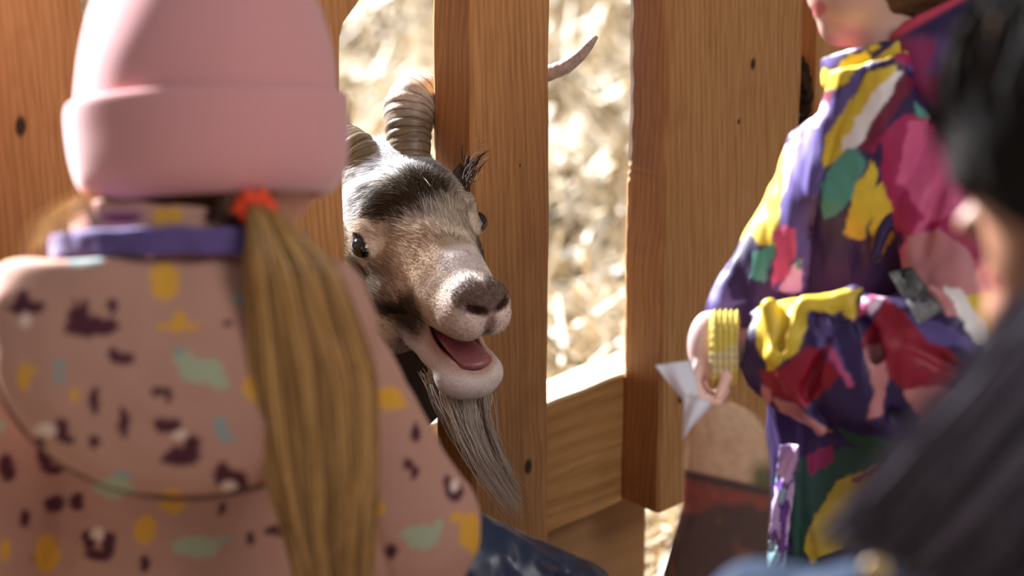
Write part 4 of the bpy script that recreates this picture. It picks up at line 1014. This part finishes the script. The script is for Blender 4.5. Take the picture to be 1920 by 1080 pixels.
    V, F = nets(strip, (1400, 820, -140), (1520, 1120, 300), 4)
    n_ = vnoise(V * A(1, .3, 1), 16); c = np.where((n_ > .1)[:, None], srgb(206, 176, 230), np.where((n_ > -.25)[:, None], srgb(110, 70, 150), srgb(150, 190, 200))); mesh_obj('jacket_hem', fr.to(V), F, attr_mat('shiny_lilac', .25, .7), root, col=c)
    hp = fr.to([(1640, 1160, W(1160))])[0]
    for s in (-1, 1): limb_world('snowsuit_leg', [(hp[0] + s * .06, hp[1] + .02 * s, hp[2] - .07), (hp[0] + s * .065, hp[1] + .02 * s, .30), (hp[0] + s * .065, hp[1] + .02 * s, .13)], [.068, .058, .055], cloth_m, root, col=DP)
    boots(root, [(hp[0] - .065, hp[1] - .02), (hp[0] + .065, hp[1] + .02)], flat_mat('boot_purple', srgb(60, 40, 80), .5), yaw=rad(80))
right_child()

# ---------------------------------------------------------------- the bag of feed hanging from the child's hand
def feed_bag():
    fr = Frame(1360, 860, 2.36); k = fr.k
    top = fr.to([(1338, 742, -40)])[0]
    root = empty('feed_bag', fr.to([(1350, 1100, 60)])[0], 'clear plastic bag of reddish brown feed hanging from the hand of the snowsuit child', 'bag')
    prof = [(742, 1338, 10, 10), (756, 1344, 36, 24), (776, 1354, 64, 38), (810, 1362, 80, 50), (880, 1364, 86, 58), (950, 1362, 88, 64), (1020, 1350, 98, 70), (1080, 1340, 104, 74), (1140, 1336, 100, 70), (1190, 1336, 70, 50)]
    pv = np.array(prof, float); vs = np.linspace(742, 1190, 90)
    def shell(shrink, v0, wv, seed):
        V = []; n = 64; vv = [v for v in vs if v >= v0]
        for v in vv:
            cu, a, b = (np.interp(v, pv[:, 0], pv[:, i]) for i in (1, 2, 3))
            for j in range(n):
                t = 2 * math.pi * j / n
                r = 1 + wv * (math.sin(9 * t + v * .02 + seed) * .5 + math.sin(17 * t - v * .05) * .3) * min(1, (900 - v) / 120 if v < 900 else .25)
                V.append((cu + (a * r - shrink) * math.cos(t), v, -20 + .35 * (v - 742) + (b * r - shrink) * math.sin(t)))
        m = len(vv); F = [(i * n + j, i * n + (j + 1) % n, (i + 1) * n + (j + 1) % n, (i + 1) * n + j) for i in range(m - 1) for j in range(n)]
        V.append((np.mean([v_[0] for v_ in V[:n]]), vv[0], V[0][2])); V.append((1336, vv[-1], V[-2][2])); F += [((m * n), (j + 1) % n, j) for j in range(n)] + [(m * n + 1, (m - 1) * n + j, (m - 1) * n + (j + 1) % n) for j in range(n)]
        return np.array(V), F
    pm, nt, b = newmat('plastic_film', 0.12, 0.4)
    b.inputs['Base Color'].default_value = (.92, .90, .88, 1); b.inputs['Alpha'].default_value = 0.05
    V, F = shell(0, 742, .10, 1.0); mesh_obj('plastic_film', fr.to(V), F, pm, root)
    V, F = shell(6, 754, .04, 2.0)
    wob = V[:, 1] + 22 * vnoise(V, 60) + .16 * (1440 - V[:, 0]); c = np.tile(srgb(200, 160, 126), (len(V), 1))
    c = mixc(c, srgb(84, 80, 40), sstep(V[:, 0], 1395, 1425) * sstep(V[:, 1], 850, 890)); c = mixc(c, srgb(128, 44, 26), sstep(V[:, 1] - .22 * (V[:, 0] - 1280), 876, 884))
    c = mixc(c, srgb(40, 10, 6), np.exp(-((V[:, 1] - .22 * (V[:, 0] - 1280) - 888) / 9) ** 2)); c = mixc(c, srgb(64, 28, 16), sstep(V[:, 1] + 26 * vnoise(V, 40), 940, 960)); c = mixc(c, srgb(120, 66, 34), .7 * sstep(vnoise(V, 34, 5), .15, .4) * sstep(V[:, 1], 940, 990))
    mesh_obj('feed', fr.to(V), F, attr_mat('dry_feed', .7, .2, noise=.25, bscale=160, bump=.6), root, col=c)
    # paper label flaring out of the grip, white inside
    lm = flat_mat('white_paper', srgb(226, 226, 236), .5, .3, .03, 40, .05)
    def sheet(name, quad, bulge, fold=0.0):
        n = 16; V = []; q = [np.array(x, float) for x in quad]
        for sgn in (0, 1):
            for i in range(n):
                for j in range(n):
                    a, b_ = i / (n - 1), j / (n - 1); p_ = (1 - a) * ((1 - b_) * q[0] + b_ * q[3]) + a * ((1 - b_) * q[1] + b_ * q[2])
                    V.append(p_ + np.array([0, 0, -bulge * math.sin(a * math.pi) * math.sin(b_ * 2.6) + fold * math.sin(a * 9 + b_ * 3) + 2.4 * sgn]))
        N_ = n * n; F = []
        for i in range(n - 1):
            for j in range(n - 1): a = i * n + j; F += [(a, a + 1, a + n + 1, a + n), (N_ + a, N_ + a + n, N_ + a + n + 1, N_ + a + 1)]
        bd = [i for i in range(n)] + [i * n + n - 1 for i in range(1, n)] + [(n - 1) * n + j for j in range(n - 2, -1, -1)] + [i * n for i in range(n - 2, 0, -1)]
        for a, b_ in zip(bd, bd[1:] + bd[:1]): F.append((a, b_, N_ + b_, N_ + a))
        return mesh_obj(name, fr.to(V), np.array(F), lm, root)
    sheet('paper_flap', [(1230, 686, -50), (1298, 676, -40), (1312, 742, -50), (1282, 752, -54)], 14, 3)
    sheet('paper_flap', [(1286, 740, -66), (1338, 756, -80), (1300, 800, -86), (1280, 826, -70)], 10, 4)
feed_bag()
# ---------------------------------------------------------------- dark-haired person in the right foreground
def foreground():
    fr = Frame(1900, 560, 1.62); k = fr.k; T = 0.404
    W = lambda v, w=0: w + T * (v - 300)
    bs = fr.to([(2000, 900, W(900))])[0]
    root = empty('person', (bs[0], bs[1], 0), 'blurred dark haired person in a blue denim jacket in the right foreground, face turned left', 'person')
    def body(p):
        d = ell(p, (2120, 230, 20), (300, 330, 250))
        d = smin(d, ell(p, (1990, 430, 20), (150, 190, 165)), 50)
        d = smin(d, ell(p, (1892, 590, 20), (44, 44, 60)), 40)                         # chin
        d = smin(d, cone(p, (2080, 520, 20), (1905, 588, 20), 120, 46, (1, 1, .9)), 40)
        d = smin(d, ell(p, (1858, 520, 20), (18, 12, 40)), 10); d = smin(d, ell(p, (1864, 545, 20), (18, 11, 34)), 8)
        d = smin(d, ell(p, (1822, 422, 20), (30, 24, 34)), 16); d = smin(d, cone(p, (1826, 410, 20), (1862, 330, 20), 18, 16), 22)
        d = smax(d, -ell(p, (1872, 340, -90), (26, 16, 34)), 12)
        d = smin(d, ell(p, (2150, 330, -250), (36, 62, 20)), 10)
        d = smin(d, cone(p, (2110, 480, 60), (2090, 900, W(900)), 130, 160), 60)
        d = smin(d, cone(p, (2080, 1000, W(1000)), (2080, 2000, W(2000)), 260, 320, (1, 1, .6)), 80)
        return d
    V, F = nets(body, (1750, -140, -300), (2520, 2150, 1000), 13)
    c = np.tile(srgb(160, 112, 86), (len(V), 1)); c = mixc(c, srgb(180, 90, 90), .7 * (1 - sstep(np.sqrt(((V[:, 0] - 1856) / 22) ** 2 + ((V[:, 1] - 532) / 24) ** 2), .7, 1.1)))
    mesh_obj('body', fr.to(V), F, skin_m, root, col=c)
    hm = attr_mat('black_hair', 0.65, 0.18, noise=.15, bscale=200)
    def cap(p):
        d = ell(p, (2150, 225, 10), (352, 372, 318)); d = smin(d, ell(p, (1905, 280, -10), (126, 190, 200)), 60)
        # the face stays open below the fringe, seen past the falling hair
        d = smax(d, -cone(p, (1790, 470, 0), (1940, 560, -30), 110, 120, (1, 1, 3)), 24)
        return d + 6 * vnoise(p * A(1, .2, 1), 26)
    V, F = nets(cap, (1730, -220, -350), (2520, 640, 360), 13)
    mesh_obj('hair', fr.to(V), F, hm, root, col=srgb(22, 16, 14)[None] * (1 + .3 * vnoise(V * A(1, .15, 1), 16)[:, None]))
    # combed strands over the head
    rs = np.random.RandomState(33); M = 3800; S = 12; t = np.linspace(0, 1, S)
    az = rs.uniform(-.25, 2.5, (M, 1)); st = rs.uniform(.05, .7, (M, 1)); L_ = rs.uniform(.5, 1.1, (M, 1)); el_ = st + L_ * t
    er = rs.uniform(1.0, 1.04, (M, 1)); az2 = az + .12 * np.sin(t * 3 + rs.rand(M, 1) * 6)
    Pth = np.stack([2135 - 375 * er * np.sin(np.minimum(el_, 1.75)) * np.cos(az2 - .0), 235 - 385 * er * np.cos(el_), 5 - 330 * er * np.sin(np.minimum(el_, 1.75)) * np.sin(az2)], -1)
    hc = np.tile(srgb(34, 25, 20), (M, 1)) * rs.uniform(.4, 1.8, (M, 1)); gold = rs.rand(M) < .04; hc[gold] = srgb(150, 105, 50)  # a few strands coloured gold for highlights
    V, F, C = ribbons(fr.to(Pth.reshape(-1, 3)).reshape(M, S, 3), rs.uniform(3, 7, M) * k, hc, side=fr.vec([0, 0, 1]).reshape(1, 1, 3) + .4 * rs.randn(M, 1, 3), tip=.4)
    o = mesh_obj('hair_strands', V, F, hm, root, col=C); o['kind'] = 'stuff'
    # long hair falling forward over the shoulder, sweeping down to the left
    rs = np.random.RandomState(31); M = 5200; S = 20; t = np.linspace(0, 1, S)
    e1 = rs.rand(M, 1) ** 1.15 - .10 * (rs.rand(M, 1) < .15) * rs.rand(M, 1); e2 = rs.rand(M, 1); e3 = rs.randn(M, 1); lk = np.round(e1 * 14) / 14
    ee = .75 * e1 + .25 * lk
    x0, y0 = 2010 + 260 * ee, 470 + 90 * ee; x1, y1 = 1905 + 330 * ee, 660 + 160 * ee; x2, y2 = 1740 + 330 * ee, 850 + 130 * ee; x3, y3 = 1560 + 360 * ee, 1015 + 170 * ee
    B0, B1, B2, B3 = (1 - t) ** 3, 3 * t * (1 - t) ** 2, 3 * t * t * (1 - t), t ** 3
    U = x0 * B0 + x1 * B1 + x2 * B2 + x3 * B3 + e3 * 26 * np.sin(t * 2.6) + 6 * np.sin(t * 8 + e2 * 6.3); Vv = y0 * B0 + y1 * B1 + y2 * B2 + y3 * B3 + 8 * np.sin(t * 6 + lk * 40) * t
    Wd = -250 + 40 * e2 + 90 * np.sin(np.pi * np.minimum(t * 1.0, 1)) * -1 + 60 * ee + (e2 - .5) * 70 + .1 * (Vv - 500)
    Pth = np.stack([U, Vv, Wd + 0 * U], -1); ln = rs.uniform(.75, 1.0, (M, 1, 1)); idx = ln[:, :, 0] * (S - 1) * t[None]; i0 = np.clip(idx.astype(int), 0, S - 2); fr_ = (idx - i0)[..., None]
    Pth = np.take_along_axis(Pth, np.repeat(i0[..., None], 3, 2), 1) * (1 - fr_) + np.take_along_axis(Pth, np.repeat(i0[..., None] + 1, 3, 2), 1) * fr_
    hc = np.clip(np.tile(srgb(76, 70, 80), (M, 1)) * rs.uniform(.15, 2.2, (M, 1)) * (1 + .45 * np.sin(lk * 60) + .3 * np.sin(e1 * 41)), .003, .5)  # grey sheen streaks put into the strand colour
    V, F, C = ribbons(fr.to(Pth.reshape(-1, 3)).reshape(M, S, 3), rs.uniform(3, 7, M) * k, hc, side=fr.vec([0, 0, 1]).reshape(1, 1, 3) + .4 * rs.randn(M, 1, 3), tip=.4)
    o = mesh_obj('long_hair', V, F, hm, root, col=C); o['kind'] = 'stuff'
    # denim jacket
    dm = attr_mat('denim', .85, .15, .0, bump=.3, bscale=500, noise=.12)
    def jacket(p):
        d = cone(p, (2040, 1270, W(1270, -260)), (2060, 2100, W(2100, -200)), 300, 360, (1, 1, .62))
        d = smin(d, cone(p, (1640, 1212, W(1190, -300)), (1960, 1270, W(1270, -260)), 150, 260, (1, 1, .8)), 80)
        d = smin(d, cone(p, (1640, 1222, W(1200, -300)), (1420, 1205, W(1185, -180)), 140, 122, (1, 1, .9)), 60)       # sleeve reaching to the left
        d = smin(d, cone(p, (1420, 1205, W(1185, -180)), (1330, 1500, W(1500, -100)), 118, 100), 60)
        d = smin(d, cone(p, (2120, 840, W(840)), (2060, 1300, W(1300)), 178, 270, (1, 1, .85)), 80)
        return d + 7 * vnoise(p, 70) + 4 * vnoise(p, 30, 3)
    V, F = nets(jacket, (1180, 640, -420), (2480, 2150, 900), 14)
    c = srgb(30, 44, 64)[None] * (1 + .28 * vnoise(V, 60)[:, None] + .12 * vnoise(V, 20)[:, None]); dj = mesh_obj('denim_jacket', fr.to(V), F, dm, root, col=c)
    # brass button
    V, F = nets(lambda p: ell(p, (1655, 1050, -268), (26, 24, 12)), (1615, 1015, -290), (1695, 1085, -246), 4); mesh_obj('jacket_button', fr.to(V), F, flat_mat('brass', srgb(170, 140, 90), .35, .6), dj)
    hp = fr.to([(2080, 2050, W(2050))])[0]; dk = flat_mat('jeans', srgb(40, 48, 70), .85)
    for s in (-1, 1): limb_world('trouser_leg', [(hp[0] + s * .08, hp[1], hp[2] + .05), (hp[0] + s * .085, hp[1], .28), (hp[0] + s * .085, hp[1], .12)], [.10, .066, .06], dk, root)
    boots(root, [(hp[0] - .085, hp[1]), (hp[0] + .085, hp[1])], flat_mat('boot_brown', srgb(80, 60, 44), .5), yaw=rad(60))
foreground()
# ---------------------------------------------------------------- crouching child in a navy jacket, mostly hidden behind the pink coat
def croucher():
    fr = Frame(1000, 1000, 2.47); k = fr.k; T = 0.404
    W = lambda v, w=0: w + T * (v - 900)
    bs = fr.to([(760, 1400, W(1400))])[0]
    root = empty('person', (bs[0], bs[1], 0), 'crouching person in a shiny navy blue jacket, only one shoulder visible beside the printed coat', 'person')
    def body(p):
        d = ell(p, (715, 960, 20), (125, 160, 120)); d = smin(d, ell(p, (715, 1000, 100), (80, 95, 70)), 30)
        d = smin(d, ell(p, (715, 975, 150), (14, 18, 18)), 14)
        d = smin(d, cone(p, (720, 1020, 20), (740, 1150, W(1150)), 66, 70), 40)
        return smin(d, cone(p, (760, 1200, W(1200)), (760, 1700, W(1700)), 90, 110), 60)
    V, F = nets(body, (400, 650, -180), (900, 1900, 600), 12); mesh_obj('body', fr.to(V), F, skin_m, root, col=np.tile(srgb(214, 160, 136), (len(V), 1)))
    V, F = nets(lambda p: smax(ell(p, (716, 935, 5), (142, 158, 136)), p[..., 1] - 1010 + .0 * p[..., 0], 20) + 4 * vnoise(p, 20), (550, 750, -160), (880, 1040, 180), 10)
    mesh_obj('hair', fr.to(V), F, flat_mat('dark_hair', srgb(50, 36, 28), .5), root)
    nm = attr_mat('navy_nylon', .34, .5, bump=.1)
    def jk(p):
        d = cone(p, (830, 1180, W(1180)), (800, 1800, W(1800)), 170, 220, (1, 1, .6))
        d = smin(d, cone(p, (870, 1075, W(1075, -20)), (1050, 1150, W(1150, -40)), 118, 108), 40)
        d = smin(d, cone(p, (1050, 1160, W(1160, -40)), (1085, 1420, W(1420, -80)), 108, 96), 40)
        for a, b, r, sg in (((930, 1010, -60), (960, 1110, -60), 13, 1), ((985, 1085, -95), (1090, 1040, 10), 13, 1), ((930, 1000, 0), (1060, 1075, -40), 14, -1)):
            q = cone(p, a, b, r, r); d = smin(d, q, 16) if sg < 0 else smax(d, -q, 16)
        return d + 5 * vnoise(p, 46) + 3 * vnoise(p, 20, 4)
    V, F = nets(jk, (330, 940, -240), (1230, 1900, 700), 8)
    mesh_obj('navy_jacket', fr.to(V), F, nm, root, col=srgb(30, 44, 70)[None] * (1 + .12 * vnoise(V, 50)[:, None]))
    hp = fr.to([(720, 1750, W(1750))])[0]; dk = flat_mat('grey_trousers', srgb(60, 60, 66), .85)
    z = hp[2]
    for s in (-1, 1): limb_world('trouser_leg', [(hp[0] + s * .07, hp[1], max(z, .2)), (hp[0] + s * .09, hp[1] + .13, .22), (hp[0] + s * .08, hp[1] - .02, .09)], [.085, .065, .055], dk, root)
    boots(root, [(hp[0] - .08, hp[1] - .02), (hp[0] + .08, hp[1] - .02)], flat_mat('boot_black', srgb(36, 36, 40), .5))
croucher()
